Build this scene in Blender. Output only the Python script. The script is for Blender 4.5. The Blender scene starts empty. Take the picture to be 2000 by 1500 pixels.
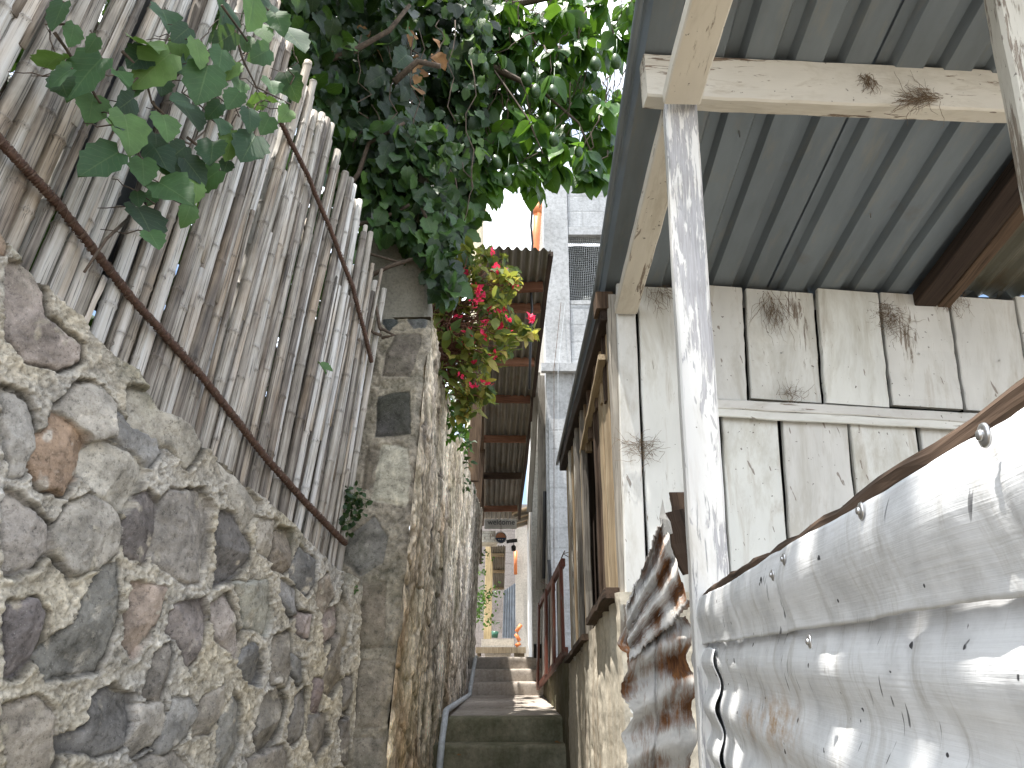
import bpy, math, random
import numpy as np
from mathutils import Vector
R = math.radians
random.seed(7)
rng = np.random.default_rng(11)
SC = bpy.context.scene
COL = SC.collection
F = 1560.0
PITCH = R(18.8)
CP, SP = math.cos(PITCH), math.sin(PITCH)

# ---------- from the photograph to the place ----------
def ray(px, py):
    u = (px - 1000) / F; v = (750 - py) / F
    return np.array((u, CP - v * SP, SP + v * CP))
def P(px, py, Y):                      # point seen at (px,py) standing at depth Y
    r = ray(px, py); return r * (Y / r[1])
def PX(px, py, X):
    r = ray(px, py); return r * (X / r[0])
def PZ(px, py, Z):
    r = ray(px, py); return r * (Z / r[2])
# stone wall and fence plane
WX, WK = -1.733, .319
WL = math.hypot(1, WK)
WT = np.array((WK / WL, 1 / WL, 0)); WN = np.array((1 / WL, -WK / WL, 0))
WO = np.array((WX, 0, 0))
def PW(px, py, off=0.0):               # (point) on the wall plane, moved off along its normal
    r = ray(px, py); d = r @ WN
    t = (WO @ WN + off) / d
    return r * t
def wsz(p): return (float((np.asarray(p) - WO) @ WT), float(p[2]))

# ---------- numpy noise ----------
def _h(i, j, k, seed):
    n = (i * 374761393 + j * 668265263 + k * 2147483647 + seed * 1274126177) & 0xffffffff
    n = ((n ^ (n >> 13)) * 1274126177) & 0xffffffff
    return ((n ^ (n >> 16)) & 0xffff) / 65535.0
def vnoise(x, y, z=0.0, seed=0):
    x, y, z = np.broadcast_arrays(np.asarray(x, float), np.asarray(y, float), np.asarray(z, float))
    xi, yi, zi = np.floor(x).astype(np.int64), np.floor(y).astype(np.int64), np.floor(z).astype(np.int64)
    fx, fy, fz = x - xi, y - yi, z - zi
    fx, fy, fz = fx*fx*(3-2*fx), fy*fy*(3-2*fy), fz*fz*(3-2*fz)
    o = 0
    for a in (0, 1):
        for b in (0, 1):
            for c in (0, 1):
                o = o + _h(xi+a, yi+b, zi+c, seed) * (fx if a else 1-fx) * (fy if b else 1-fy) * (fz if c else 1-fz)
    return o
def fbm(x, y, z=0.0, oct=4, seed=0):
    o = 0; a = .5; f = 1.0; s = 0
    for k in range(oct):
        o = o + a * vnoise(np.asarray(x)*f, np.asarray(y)*f, np.asarray(z)*f, seed + k*17); s += a; a *= .5; f *= 2.03
    return o / s - .5
def sdpoly(px, pz, poly):
    poly = np.asarray(poly, float); n = len(poly)
    d = np.full(px.shape, 1e9); s = np.ones(px.shape)
    for i in range(n):
        a = poly[i]; b = poly[i-1]
        ex, ez = b[0]-a[0], b[1]-a[1]
        wx, wz = px-a[0], pz-a[1]
        t = np.clip((wx*ex + wz*ez) / (ex*ex+ez*ez+1e-12), 0, 1)
        d = np.minimum(d, (wx-ex*t)**2 + (wz-ez*t)**2)
        c1 = pz >= a[1]; c2 = pz < b[1]; c3 = ex*wz > ez*wx
        f = (c1 & c2 & c3) | (~c1 & ~c2 & ~c3)
        s = np.where(f, -s, s)
    return s * np.sqrt(d)

# ---------- nodes ----------
def newmat(name):
    m = bpy.data.materials.new(name); m.use_nodes = True
    nt = m.node_tree; b = nt.nodes['Principled BSDF']
    return m, nt, b
def nd(nt, t, ins=None, **kw):
    n = nt.nodes.new('ShaderNode' + t)
    for k, v in kw.items(): setattr(n, k, v)
    for k, v in (ins or {}).items():
        if isinstance(v, bpy.types.NodeSocket): nt.links.new(v, n.inputs[k])
        elif v is not None: n.inputs[k].default_value = v
    return n
def c4(c): return (c[0], c[1], c[2], 1.0)
def noise(nt, vec, scale=5, detail=4, rough=.55, dist=0.0):
    return nd(nt, 'TexNoise', {'Vector': vec, 'Scale': scale, 'Detail': detail, 'Roughness': rough, 'Distortion': dist}).outputs['Fac']
def ramp(nt, fac, stops, interp='LINEAR'):
    n = nd(nt, 'ValToRGB', {'Fac': fac}); r = n.color_ramp; r.interpolation = interp
    while len(r.elements) < len(stops): r.elements.new(.5)
    for e, (p, c) in zip(r.elements, stops):
        e.position = p; e.color = c4(c) if isinstance(c, tuple) else (c, c, c, 1)
    return n.outputs['Color']
def mix(nt, fac, a, b, mode='MIX'):
    n = nd(nt, 'Mix', data_type='RGBA', blend_type=mode)
    for i, v in ((0, fac), (6, a), (7, b)):
        if isinstance(v, bpy.types.NodeSocket): nt.links.new(v, n.inputs[i])
        else: n.inputs[i].default_value = c4(v) if isinstance(v, tuple) else v
    return n.outputs[2]
def math_(nt, op, a, b=None, clamp=False):
    n = nd(nt, 'Math', operation=op, use_clamp=clamp)
    for i, v in ((0, a), (1, b)):
        if isinstance(v, bpy.types.NodeSocket): nt.links.new(v, n.inputs[i])
        elif v is not None: n.inputs[i].default_value = v
    return n.outputs[0]
def scalev(nt, vec, s):
    return nd(nt, 'VectorMath', {0: vec, 1: s}, operation='MULTIPLY').outputs[0]
def attr(nt, name, out='Vector'):
    return nd(nt, 'Attribute', attribute_name=name).outputs[out]
def bump(nt, b, h, strength=.4, dist=.01, prev=None):
    n = nd(nt, 'Bump', {'Height': h, 'Strength': strength, 'Distance': dist, 'Normal': prev})
    nt.links.new(n.outputs[0], b.inputs['Normal']); return n.outputs[0]
def setb(nt, b, **kw):
    nm = {'color': 'Base Color', 'rough': 'Roughness', 'metal': 'Metallic', 'spec': 'Specular IOR Level', 'coat': 'Coat Weight'}
    for k, v in kw.items():
        s = b.inputs[nm[k]]
        if isinstance(v, bpy.types.NodeSocket): nt.links.new(v, s)
        else: s.default_value = c4(v) if isinstance(v, tuple) else v
def pos(nt): return nd(nt, 'TexCoord').outputs['Object']

MATS = {}
def wood_mat(name, stops, grain=1.0, rough=.8):
    m, nt, b = newmat(name)
    tc = attr(nt, 'tc'); rn = attr(nt, 'rnd', 'Fac')
    v1 = scalev(nt, tc, (34*grain, 34*grain, 2.2)); v2 = scalev(nt, tc, (160*grain, 160*grain, 5))
    n1 = noise(nt, v1, 1, 5, .6, .4); n2 = noise(nt, v2, 1, 3, .6)
    n3 = noise(nt, tc, 3.5, 4, .6)
    f = math_(nt, 'ADD', math_(nt, 'MULTIPLY', n1, .55), math_(nt, 'MULTIPLY', n2, .35))
    f = math_(nt, 'ADD', f, math_(nt, 'MULTIPLY', n3, .3)); f = math_(nt, 'SUBTRACT', f, .1)
    f = math_(nt, 'ADD', f, math_(nt, 'MULTIPLY', math_(nt, 'SUBTRACT', rn, .5), .28))
    col = ramp(nt, f, stops)
    crack = ramp(nt, n2, [(.0, (.15, .15, .15)), (.34, (.35, .34, .33)), (.42, (1, 1, 1))])
    col = mix(nt, .8, col, crack, 'MULTIPLY')
    setb(nt, b, color=col, rough=rough, spec=.25)
    bump(nt, b, f, .55, .006); MATS[name] = m; return m
wood_mat('wood_grey', [(.25, (.10, .085, .07)), (.5, (.27, .245, .21)), (.75, (.42, .39, .34))])
wood_mat('wood_brown', [(.25, (.028, .018, .012)), (.5, (.075, .048, .032)), (.75, (.17, .115, .075))])
wood_mat('wood_dark', [(.25, (.02, .014, .011)), (.5, (.045, .03, .023)), (.75, (.085, .058, .04))])
wood_mat('wood_tan', [(.2, (.14, .095, .055)), (.5, (.34, .26, .165)), (.8, (.55, .46, .33))])
wood_mat('wood_red', [(.25, (.07, .03, .018)), (.5, (.16, .07, .04)), (.75, (.27, .14, .09))])
wood_mat('wood_yellow', [(.2, (.28, .2, .1)), (.5, (.5, .39, .22)), (.8, (.62, .52, .34))])

def bamboo_mat():
    m, nt, b = newmat('bamboo')
    tc = attr(nt, 'tc'); rn = attr(nt, 'rnd', 'Fac'); nodev = attr(nt, 'aux', 'Fac')
    n1 = noise(nt, scalev(nt, tc, (60, 60, 2.0)), 1, 5, .65, .5)
    n2 = noise(nt, scalev(nt, tc, (230, 230, 4.5)), 1, 3, .6)
    n3 = noise(nt, scalev(nt, tc, (14, 14, 5)), 1, 4, .6)
    f = math_(nt, 'ADD', math_(nt, 'MULTIPLY', n1, .6), math_(nt, 'MULTIPLY', n3, .42))
    f = math_(nt, 'ADD', f, math_(nt, 'MULTIPLY', math_(nt, 'SUBTRACT', rn, .5), .36))
    col = ramp(nt, f, [(.22, (.055, .046, .038)), (.36, (.18, .155, .13)), (.49, (.35, .32, .275)), (.61, (.49, .465, .425)), (.8, (.62, .615, .60))])
    warm = mix(nt, ramp(nt, noise(nt, scalev(nt, tc, (8, 8, 2.2)), 1, 3), [(.5, 0.0), (.7, .5)]), col, mix(nt, 1.0, col, (1.08, .84, .6), 'MULTIPLY'))
    crack = ramp(nt, n2, [(.0, .1), (.36, .25), (.45, 1.0)])
    col = mix(nt, .85, warm, crack, 'MULTIPLY')
    col = mix(nt, math_(nt, 'MULTIPLY', nodev, ramp(nt, noise(nt, tc, 30, 2), [(.35, .2), (.6, 1.0)])), col, (.06, .047, .036))
    setb(nt, b, color=col, rough=.62, spec=.35)
    bump(nt, b, math_(nt, 'ADD', n1, math_(nt, 'MULTIPLY', n2, .6)), .5, .004); MATS['bamboo'] = m
bamboo_mat()

def masonry_mat(name, sp=1.0, streak=None, moss=0.0):
    m, nt, b = newmat(name)
    col = attr(nt, 'col', 'Color'); mo = attr(nt, 'aux', 'Fac'); p = pos(nt)
    n1 = noise(nt, p, 9*sp, 6, .7); n2 = noise(nt, p, 60*sp, 5, .75); n3 = noise(nt, p, 240*sp, 3, .7); n4 = noise(nt, p, 24*sp, 6, .7, .6)
    k = ramp(nt, n1, [(.3, .62), (.5, .98), (.7, 1.3)])
    col = mix(nt, 1.0, col, k, 'MULTIPLY')
    col = mix(nt, 1.0, col, ramp(nt, n4, [(.3, .55), (.45, .95), (.6, 1.05), (.72, 1.3)]), 'MULTIPLY')
    col = mix(nt, 1.0, col, ramp(nt, n2, [(.32, .45), (.45, .95), (.6, 1.05), (.7, 1.35)]), 'MULTIPLY')
    sp_ = ramp(nt, n3, [(.64, 0.0), (.7, .55)])
    col = mix(nt, sp_, col, (.55, .53, .48))
    pits = ramp(nt, n3, [(.3, .7), (.36, 0.0)])
    col = mix(nt, pits, col, (.05, .045, .04))
    if streak:
        s = noise(nt, scalev(nt, p, streak), 1, 6, .68, .8)
        col = mix(nt, 1.0, col, ramp(nt, s, [(.28, (.26, .22, .18)), (.42, (.72, .66, .58)), (.55, (1.05, 1.0, .95)), (.7, (1.3, 1.27, 1.22))]), 'MULTIPLY')
    if moss:
        mm = ramp(nt, noise(nt, p, 3.2, 5, .7), [(.45, 0.0), (.62, moss)])
        col = mix(nt, mm, col, (.07, .085, .022))
    setb(nt, b, color=col, rough=.93, spec=.2)
    h = math_(nt, 'ADD', math_(nt, 'MULTIPLY', n2, .7), math_(nt, 'MULTIPLY', n3, .35))
    bump(nt, b, h, .75, .006); MATS[name] = m
masonry_mat('rubble')
masonry_mat('old_wall', .8, (9, 3.0, 5.0), .35)
masonry_mat('pillar_stone', 1.1, None, .15)

def concrete_mat(name, c, streak=.5, moss=0.0, blocks=None, rough=.9, stainc=(.16, .12, .08), sc=1.0):
    m, nt, b = newmat(name)
    p = pos(nt)
    n1 = noise(nt, p, 2.2*sc, 6, .65); n2 = noise(nt, p, 40*sc, 4, .7); st = noise(nt, scalev(nt, p, (13, 13, .7)), 1*sc, 5, .65, .3)
    col = mix(nt, 1.0, c, ramp(nt, n1, [(.3, .68), (.5, 1.0), (.7, 1.18)]), 'MULTIPLY')
    col = mix(nt, 1.0, col, ramp(nt, n2, [(.3, .72), (.5, 1.0), (.7, 1.16)]), 'MULTIPLY')
    col = mix(nt, ramp(nt, st, [(.5, 0.0), (.7, streak)]), col, stainc)
    h = math_(nt, 'ADD', math_(nt, 'MULTIPLY', n2, .5), n1)
    if blocks:
        br = nd(nt, 'TexBrick', {'Vector': nd(nt, 'Combine' + 'XYZ', {0: nd(nt, 'SeparateXYZ', {0: p}).outputs[0], 1: nd(nt, 'SeparateXYZ', {0: p}).outputs[2]}).outputs[0],
             'Scale': 1.0, 'Brick Width': blocks[0], 'Row Height': blocks[1], 'Mortar Size': .012, 'Mortar Smooth': .3,
             'Color1': (1, 1, 1, 1), 'Color2': (.93, .93, .93, 1), 'Mortar': (.84, .84, .84, 1)})
        col = mix(nt, 1.0, col, br.outputs['Color'], 'MULTIPLY')
        h = math_(nt, 'SUBTRACT', h, math_(nt, 'MULTIPLY', br.outputs['Fac'], .5))
    if moss:
        mm = ramp(nt, noise(nt, p, 4, 6, .7), [(.36, 0.0), (.6, moss)])
        col = mix(nt, mm, col, (.05, .06, .018))
    setb(nt, b, color=col, rough=rough, spec=.25)
    bump(nt, b, h, .45, .008); MATS[name] = m
concrete_mat('concrete_grey', (.47, .48, .49), .12, sc=.7)
concrete_mat('concrete_block', (.5, .515, .53), .12, 0, (.4, .2))
concrete_mat('concrete_side', (.45, .42, .37), .1)
concrete_mat('base_plaster', (.50, .455, .37), .6, .0, None, .9, (.2, .13, .07))
concrete_mat('base_moss', (.16, .135, .09), .6, .6)
concrete_mat('step_mossy', (.34, .31, .22), .35, .6)
concrete_mat('step_clean', (.40, .355, .31), .35, .08)
concrete_mat('plaster_white', (.66, .65, .62), .2)
concrete_mat('plaster_cream', (.7, .62, .45), .1)
concrete_mat('block_wall', (.30, .27, .25), .1, 0, (.4, .2))
concrete_mat('post_concrete', (.27, .25, .21), .25, .1, None, .92, (.1, .09, .07), 2)
concrete_mat('soil', (.12, .095, .07), .1, .2)

def paint_mat(name, c, peel=.5, wood=(.3, .28, .25), dirt=.5, rough=.55, under=(.17, .13, .1)):
    m, nt, b = newmat(name)
    tc = attr(nt, 'tc'); rn = attr(nt, 'rnd', 'Fac')
    big = noise(nt, scalev(nt, tc, (7, 7, 2.2)), 1, 4, .6)
    strk = noise(nt, scalev(nt, tc, (90, 90, 9)), 1, 6, .7, .6)
    fine = noise(nt, scalev(nt, tc, (300, 300, 14)), 1, 3, .6)
    dn = noise(nt, scalev(nt, tc, (16, 16, 2.4)), 1, 6, .7, 1.0)
    col = mix(nt, 1.0, c, ramp(nt, big, [(.3, .86), (.7, 1.08)]), 'MULTIPLY')
    col = mix(nt, 1.0, col, ramp(nt, rn, [(0, (.9, .88, .87)), (1, (1.05, 1.05, 1.03))]), 'MULTIPLY')
    col = mix(nt, ramp(nt, dn, [(.56, 0.0), (.76, dirt)]), col, (.30, .23, .15))
    msk = math_(nt, 'ADD', math_(nt, 'MULTIPLY', strk, .5), math_(nt, 'MULTIPLY', big, .6))
    pm = ramp(nt, msk, [(.69 - .2*peel, 0.0), (.715 - .2*peel, 1.0)])
    wc = mix(nt, ramp(nt, fine, [(.35, 0.0), (.6, 1.0)]), under, wood)
    col = mix(nt, pm, col, wc)
    fl = noise(nt, tc, 70, 2, .5)
    grime = noise(nt, scalev(nt, tc, (5, 5, 1.6)), 1, 6, .75, .5)
    col = mix(nt, 1.0, col, ramp(nt, grime, [(.36, (.8, .78, .74)), (.5, (1, 1, 1)), (.62, (1, 1, 1)), (.7, (.9, .88, .87))]), 'MULTIPLY')
    col = mix(nt, ramp(nt, fl, [(.72, 0.0), (.75, .8)]), col, (.09, .075, .06))
    scuff = noise(nt, scalev(nt, nd(nt, 'VectorRotate', {'Vector': tc, 'Axis': (0, 1, 0), 'Angle': R(17)}).outputs[0], (60, 60, 13)), 1, 2, .5)
    col = mix(nt, ramp(nt, scuff, [(.715, 0.0), (.73, .75)]), col, under)
    setb(nt, b, color=col, rough=rough, spec=.35)
    h = math_(nt, 'SUBTRACT', math_(nt, 'MULTIPLY', fine, .3), pm)
    bump(nt, b, h, .45, .003); MATS[name] = m
paint_mat('paint_plank', (.70, .71, .695), .1, (.36, .32, .28), .5)
paint_mat('paint_post', (.72, .725, .72), .58, (.44, .44, .46), .22, .55, (.33, .325, .335))
paint_mat('paint_beam', (.69, .66, .59), .36, (.28, .21, .15), .75, .55, (.12, .08, .055))
paint_mat('paint_plate', (.66, .625, .555), .1, (.3, .24, .18), .35)
paint_mat('paint_old', (.58, .56, .5), .62, (.3, .26, .21), .6)
paint_mat('rust_red', (.135, .04, .024), .3, (.1, .04, .025), .6, .6)
paint_mat('gate_panel', (.5, .47, .42), .2, (.25, .2, .17), .5, .5)

def roof_mat(name, c, rusty=0.0, rough=.5):
    m, nt, b = newmat(name)
    p = pos(nt)
    n1 = noise(nt, scalev(nt, p, (9, 1.2, 9)), 1, 5, .6); n2 = noise(nt, p, 5, 5, .65)
    col = mix(nt, 1.0, c, ramp(nt, n1, [(.3, .82), (.7, 1.2)]), 'MULTIPLY')
    dust = ramp(nt, noise(nt, scalev(nt, p, (26, 3, 26)), 1, 5, .7), [(.54, 0.0), (.74, .55)])
    col = mix(nt, dust, col, (.27, .26, .225))
    rs = ramp(nt, n2, [(.62 - .2*rusty, 0.0), (.74 - .1*rusty, min(1.0, .25 + rusty))])
    col = mix(nt, rs, col, (.13, .085, .05))
    setb(nt, b, color=col, rough=rough, metal=.25, spec=.4)
    bump(nt, b, n2, .1, .01); MATS[name] = m
roof_mat('roof_dark', (.185, .215, .24))
roof_mat('roof_brown', (.12, .115, .085), .6)
roof_mat('roof_zinc', (.17, .155, .13), .5, .5)
roof_mat('tin_blue', (.23, .265, .31), .2)

def sheet_mat():
    m, nt, b = newmat('painted_tin')
    tc = attr(nt, 'tc'); rs_ = attr(nt, 'aux', 'Fac')       # tc.x along the sheet, tc.z up
    brush = noise(nt, scalev(nt, tc, (5, 1, 260)), 1, 4, .65)
    brush2 = noise(nt, scalev(nt, tc, (1.5, 1, 70)), 1, 4, .6)
    n2 = noise(nt, tc, 11, 5, .6)
    col = mix(nt, 1.0, (.63, .64, .65), ramp(nt, brush, [(.3, .94), (.7, 1.04)]), 'MULTIPLY')
    col = mix(nt, 1.0, col, ramp(nt, n2, [(.3, .74), (.48, 1.0), (.7, 1.08)]), 'MULTIPLY')
    gr = noise(nt, scalev(nt, tc, (22, 1, 6)), 1, 6, .75, .8)
    col = mix(nt, ramp(nt, gr, [(.54, 0.0), (.74, .6)]), col, (.30, .28, .24))
    sc = nd(nt, 'VectorRotate', {'Vector': tc, 'Axis': (0, 1, 0), 'Angle': R(28)}).outputs[0]
    s1 = noise(nt, scalev(nt, sc, (150, 1, 20)), 1, 2, .5)
    s2 = noise(nt, scalev(nt, tc, (9, 1, 9)), 1, 3, .6)
    scr = math_(nt, 'MULTIPLY', ramp(nt, s1, [(.655, 0.0), (.675, 1.0)]), ramp(nt, s2, [(.50, 0.0), (.6, 1.0)]))
    col = mix(nt, math_(nt, 'MULTIPLY', scr, .85), col, (.07, .07, .075))
    chips = ramp(nt, noise(nt, scalev(nt, tc, (40, 1, 55)), 1, 2, .5), [(.70, 0.0), (.71, 1.0)])
    col = mix(nt, chips, col, (.05, .05, .055))
    col = mix(nt, math_(nt, 'MULTIPLY', rs_, ramp(nt, noise(nt, scalev(nt, tc, (30, 1, 45)), 1, 5, .7), [(.4, 0.0), (.62, .9)])), col, (.34, .19, .06))
    setb(nt, b, color=col, rough=ramp(nt, brush2, [(.3, .58), (.7, .78)]), metal=.02, spec=.28)
    bump(nt, b, math_(nt, 'ADD', math_(nt, 'MULTIPLY', brush, .45), math_(nt, 'MULTIPLY', n2, 2.5)), .35, .004); MATS['painted_tin'] = m
    m, nt, b = newmat('rusty_tin')
    tc = attr(nt, 'tc'); a = attr(nt, 'aux', 'Fac')
    st = noise(nt, scalev(nt, tc, (22, 20, 150)), 1, 5, .7, .5); n2 = noise(nt, scalev(nt, tc, (16, 16, 9)), 1, 5, .7, .4)
    col = mix(nt, 1.0, (.52, .505, .475), ramp(nt, n2, [(.3, .66), (.7, 1.12)]), 'MULTIPLY')
    rust = mix(nt, ramp(nt, st, [(.35, 0.0), (.65, 1.0)]), (.06, .026, .014), (.19, .085, .032))
    f = math_(nt, 'ADD', math_(nt, 'MULTIPLY', st, .6), math_(nt, 'MULTIPLY', n2, .45)); f = math_(nt, 'ADD', f, math_(nt, 'MULTIPLY', a, .5))
    col = mix(nt, ramp(nt, f, [(.56, 0.0), (.66, .5), (.8, 1.0)]), col, rust)
    setb(nt, b, color=col, rough=.85, metal=.0, spec=.2)
    bump(nt, b, f, .6, .004); MATS['rusty_tin'] = m
sheet_mat()

def plain(name, c, rough=.5, metal=0.0, sc=30, var=.25, bumps=.15):
    m, nt, b = newmat(name); p = pos(nt)
    n1 = noise(nt, p, sc, 5, .65)
    setb(nt, b, color=mix(nt, 1.0, c, ramp(nt, n1, [(.3, 1-var), (.7, 1+var)]), 'MULTIPLY'), rough=rough, metal=metal)
    bump(nt, b, n1, bumps, .004); MATS[name] = m; return m
plain('rebar', (.085, .045, .03), .8, .1, 90, .5, .5)
plain('wire', (.13, .085, .06), .7, .3)
plain('steel', (.5, .5, .5), .3, .9)
plain('pvc_grey', (.52, .55, .57), .5)
plain('pipe_orange', (.62, .19, .06), .45, 0, 8, .2)
plain('cable', (.012, .012, .013), .5)
plain('mesh_wire', (.42, .44, .44), .5, .4)
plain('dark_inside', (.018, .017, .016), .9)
plain('bark', (.085, .062, .045), .9, 0, 50, .5, .6)
plain('stem_red', (.17, .075, .045), .7, 0, 60, .4)
plain('stem_green', (.12, .15, .05), .6, 0, 60, .3)
plain('dry_root', (.17, .12, .075), .9, 0, 90, .4)
plain('sign_board', (.66, .66, .64), .5, 0, 14, .15)
plain('sign_letters', (.10, .11, .12), .6)
plain('disc_blue', (.02, .035, .08), .4)
plain('disc_orange', (.55, .24, .12), .45)
plain('lamp_dark', (.02, .02, .022), .4)
plain('bucket_green', (.03, .11, .07), .4)
plain('brick', (.45, .20, .10), .8, 0, 20, .3)
plain('tarp', (.11, .12, .13), .7, 0, 4, .35)
plain('litter', (.34, .29, .17), .8, 0, 40, .3)
plain('backing_cloth', (.02, .022, .015), .95)

def leaf_mat(name, stops, trans=.3, tcol=(.22, .36, .04), rough=.38, vein=.25):
    m, nt, b = newmat(name)
    tc = attr(nt, 'tc'); rn = attr(nt, 'rnd', 'Fac'); s = nd(nt, 'SeparateXYZ', {0: tc})
    x, y = s.outputs[0], s.outputs[1]
    ax = math_(nt, 'ABSOLUTE', x)
    mid = ramp(nt, ax, [(.0, 1.0), (.055, 0.0)])
    sv = math_(nt, 'SINE', math_(nt, 'MULTIPLY', math_(nt, 'SUBTRACT', y, math_(nt, 'MULTIPLY', ax, .28)), 46.0))
    sv = ramp(nt, sv, [(.93, 0.0), (1.0, .6)])
    v = math_(nt, 'ADD', mid, sv, True)
    base = ramp(nt, rn, stops)
    n1 = noise(nt, pos(nt), 22, 4, .6)
    base = mix(nt, 1.0, base, ramp(nt, n1, [(.3, .75), (.7, 1.2)]), 'MULTIPLY')
    col = mix(nt, math_(nt, 'MULTIPLY', v, vein), base, (.22, .30, .12))
    setb(nt, b, color=col, rough=rough + .06, spec=.36)
    bump(nt, b, math_(nt, 'ADD', v, math_(nt, 'MULTIPLY', n1, .6)), .25, .003)
    t = nd(nt, 'BsdfTranslucent', {'Color': mix(nt, .65, mix(nt, 1.0, base, (2.6, 2.6, 1.6), 'MULTIPLY'), tcol)})
    ms = nd(nt, 'MixShader', {0: trans})
    nt.links.new(b.outputs[0], ms.inputs[1]); nt.links.new(t.outputs[0], ms.inputs[2])
    nt.links.new(ms.outputs[0], nt.nodes['Material Output'].inputs[0]); MATS[name] = m
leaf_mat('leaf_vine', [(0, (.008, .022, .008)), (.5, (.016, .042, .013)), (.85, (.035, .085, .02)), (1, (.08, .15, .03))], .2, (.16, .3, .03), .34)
leaf_mat('leaf_front', [(0, (.012, .032, .018)), (.45, (.026, .068, .03)), (.8, (.05, .115, .035)), (1, (.10, .18, .045))], .2, (.18, .32, .04), .52)
leaf_mat('leaf_avocado', [(0, (.016, .045, .012)), (.5, (.034, .095, .019)), (.85, (.065, .155, .026)), (.96, (.10, .19, .03)), (1, (.5, .26, .03))], .27, (.22, .42, .03), .3)
leaf_mat('leaf_flower', [(0, (.022, .055, .014)), (.45, (.055, .11, .025)), (.8, (.19, .21, .05)), (1, (.38, .29, .08))], .36, (.5, .48, .08), .5)
leaf_mat('petal', [(0, (.62, .02, .07)), (1, (.88, .06, .19))], .3, (.8, .05, .1), .5, 0)
leaf_mat('leaf_dry', [(0, (.16, .07, .03)), (1, (.34, .2, .09))], .2, (.3, .15, .04), .8)
def fruit_mat():
    m, nt, b = newmat('avocado_skin'); p = pos(nt)
    n = nd(nt, 'TexVoronoi', {'Vector': p, 'Scale': 150.0}).outputs['Distance']
    setb(nt, b, color=mix(nt, ramp(nt, n, [(.1, 0.0), (.6, 1.0)]), (.05, .11, .022), (.018, .048, .01)), rough=.42)
    bump(nt, b, n, -.5, .004); MATS['avocado_skin'] = m
fruit_mat()

# ---------- meshes ----------
class M:
    def __init__(s): s.v = []; s.f = []; s.n = 0; s.tc = []; s.rnd = []; s.col = []; s.aux = []
    def add(s, V, faces, tc=None, rnd=None, col=None, aux=None):
        V = np.asarray(V, float).reshape(-1, 3); k = len(V)
        s.v.append(V)
        s.f += [tuple(i + s.n for i in f) for f in faces]; s.n += k
        s.tc.append(V if tc is None else np.asarray(tc, float).reshape(-1, 3))
        s.rnd.append(np.full(k, random.random() if rnd is None else rnd))
        s.col.append(np.full((k, 3), .5) if col is None else np.broadcast_to(np.asarray(col, float), (k, 3)))
        s.aux.append(np.zeros(k) if aux is None else np.broadcast_to(np.asarray(aux, float), (k,)))
        return s
    def build(s, name, mat, parent=None, smooth=False, usecol=False):
        V = np.concatenate(s.v)
        off = np.array(root_loc(parent)) if parent is not None else np.zeros(3)
        me = bpy.data.meshes.new(name); me.from_pydata((V - off).tolist(), [], s.f)
        def pt(nm, tp, arr, key):
            a = me.attributes.new(nm, tp, 'POINT'); a.data.foreach_set(key, np.ascontiguousarray(arr, dtype=np.float32).ravel())
        pt('tc', 'FLOAT_VECTOR', np.concatenate(s.tc), 'vector')
        pt('rnd', 'FLOAT', np.concatenate(s.rnd), 'value')
        pt('aux', 'FLOAT', np.concatenate(s.aux), 'value')
        if usecol:
            c = np.concatenate(s.col); pt('col', 'FLOAT_COLOR', np.concatenate([c, np.ones((len(c), 1))], 1), 'color')
        me.materials.append(MATS[mat] if isinstance(mat, str) else mat)
        if smooth: me.polygons.foreach_set('use_smooth', np.ones(len(me.polygons), dtype=bool))
        me.update()
        o = bpy.data.objects.new(name, me); COL.objects.link(o)
        if parent is not None: o.parent = parent
        return o
def root_loc(o):
    l = Vector(o.location)
    while o.parent is not None:
        o = o.parent; l += Vector(o.location)
    return l
def tag(o, label=None, cat=None, group=None, kind=None):
    if label: o['label'] = label
    if cat: o['category'] = cat
    if group: o['group'] = group
    if kind: o['kind'] = kind
    return o
def thing(name, label, cat, loc, group=None):
    o = bpy.data.objects.new(name, None); COL.objects.link(o); o.empty_display_size = .1
    o.location = tuple(float(x) for x in loc); return tag(o, label, cat, group)

def nrm(v): v = np.asarray(v, float); return v / (np.linalg.norm(v) + 1e-12)
def plank(m, p0, p1, w, t, hint=(1, 0, 0), seg=8, jit=.0015, ch=.003, rnd=None, bow=0.0, aux=None):
    """a sawn board from p0 to p1, w wide along hint, t thick; edges chamfered and a little uneven"""
    p0, p1 = np.asarray(p0, float), np.asarray(p1, float)
    z = nrm(p1 - p0); x = np.asarray(hint, float); x = nrm(x - z * (x @ z)); y = np.cross(z, x)
    L = np.linalg.norm(p1 - p0); hw, ht = w/2, t/2; ch = min(ch, hw*.4, ht*.4)
    sec = [(-hw+ch, -ht), (hw-ch, -ht), (hw, -ht+ch), (hw, ht-ch), (hw-ch, ht), (-hw+ch, ht), (-hw, ht-ch), (-hw, -ht+ch)]
    toff = np.array((random.uniform(0, 9), random.uniform(0, 9), random.uniform(0, 9)))
    rings = []; tcs = []
    for i in range(seg + 1):
        f = i / seg; jx, jy = random.uniform(-jit, jit), random.uniform(-jit, jit)*.6
        jw = 1 + random.uniform(-jit, jit) / max(w, .01)
        e = -.0 if 0 < i < seg else random.uniform(-jit, jit)*2
        for a, b in sec:
            rings.append(p0 + z*(f*L + e) + x*(a*jw + jx) + y*(b + jy + bow*math.sin(math.pi*f)))
            tcs.append(toff + (a, b, f*L))
    fs = []
    for i in range(seg):
        for k in range(8):
            a, b = i*8 + k, i*8 + (k+1) % 8
            fs.append((a, b, b + 8, a + 8))
    fs.append(tuple(range(7, -1, -1))); fs.append(tuple(seg*8 + k for k in range(8)))
    m.add(rings, fs, tcs, rnd, aux=aux); return m
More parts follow.
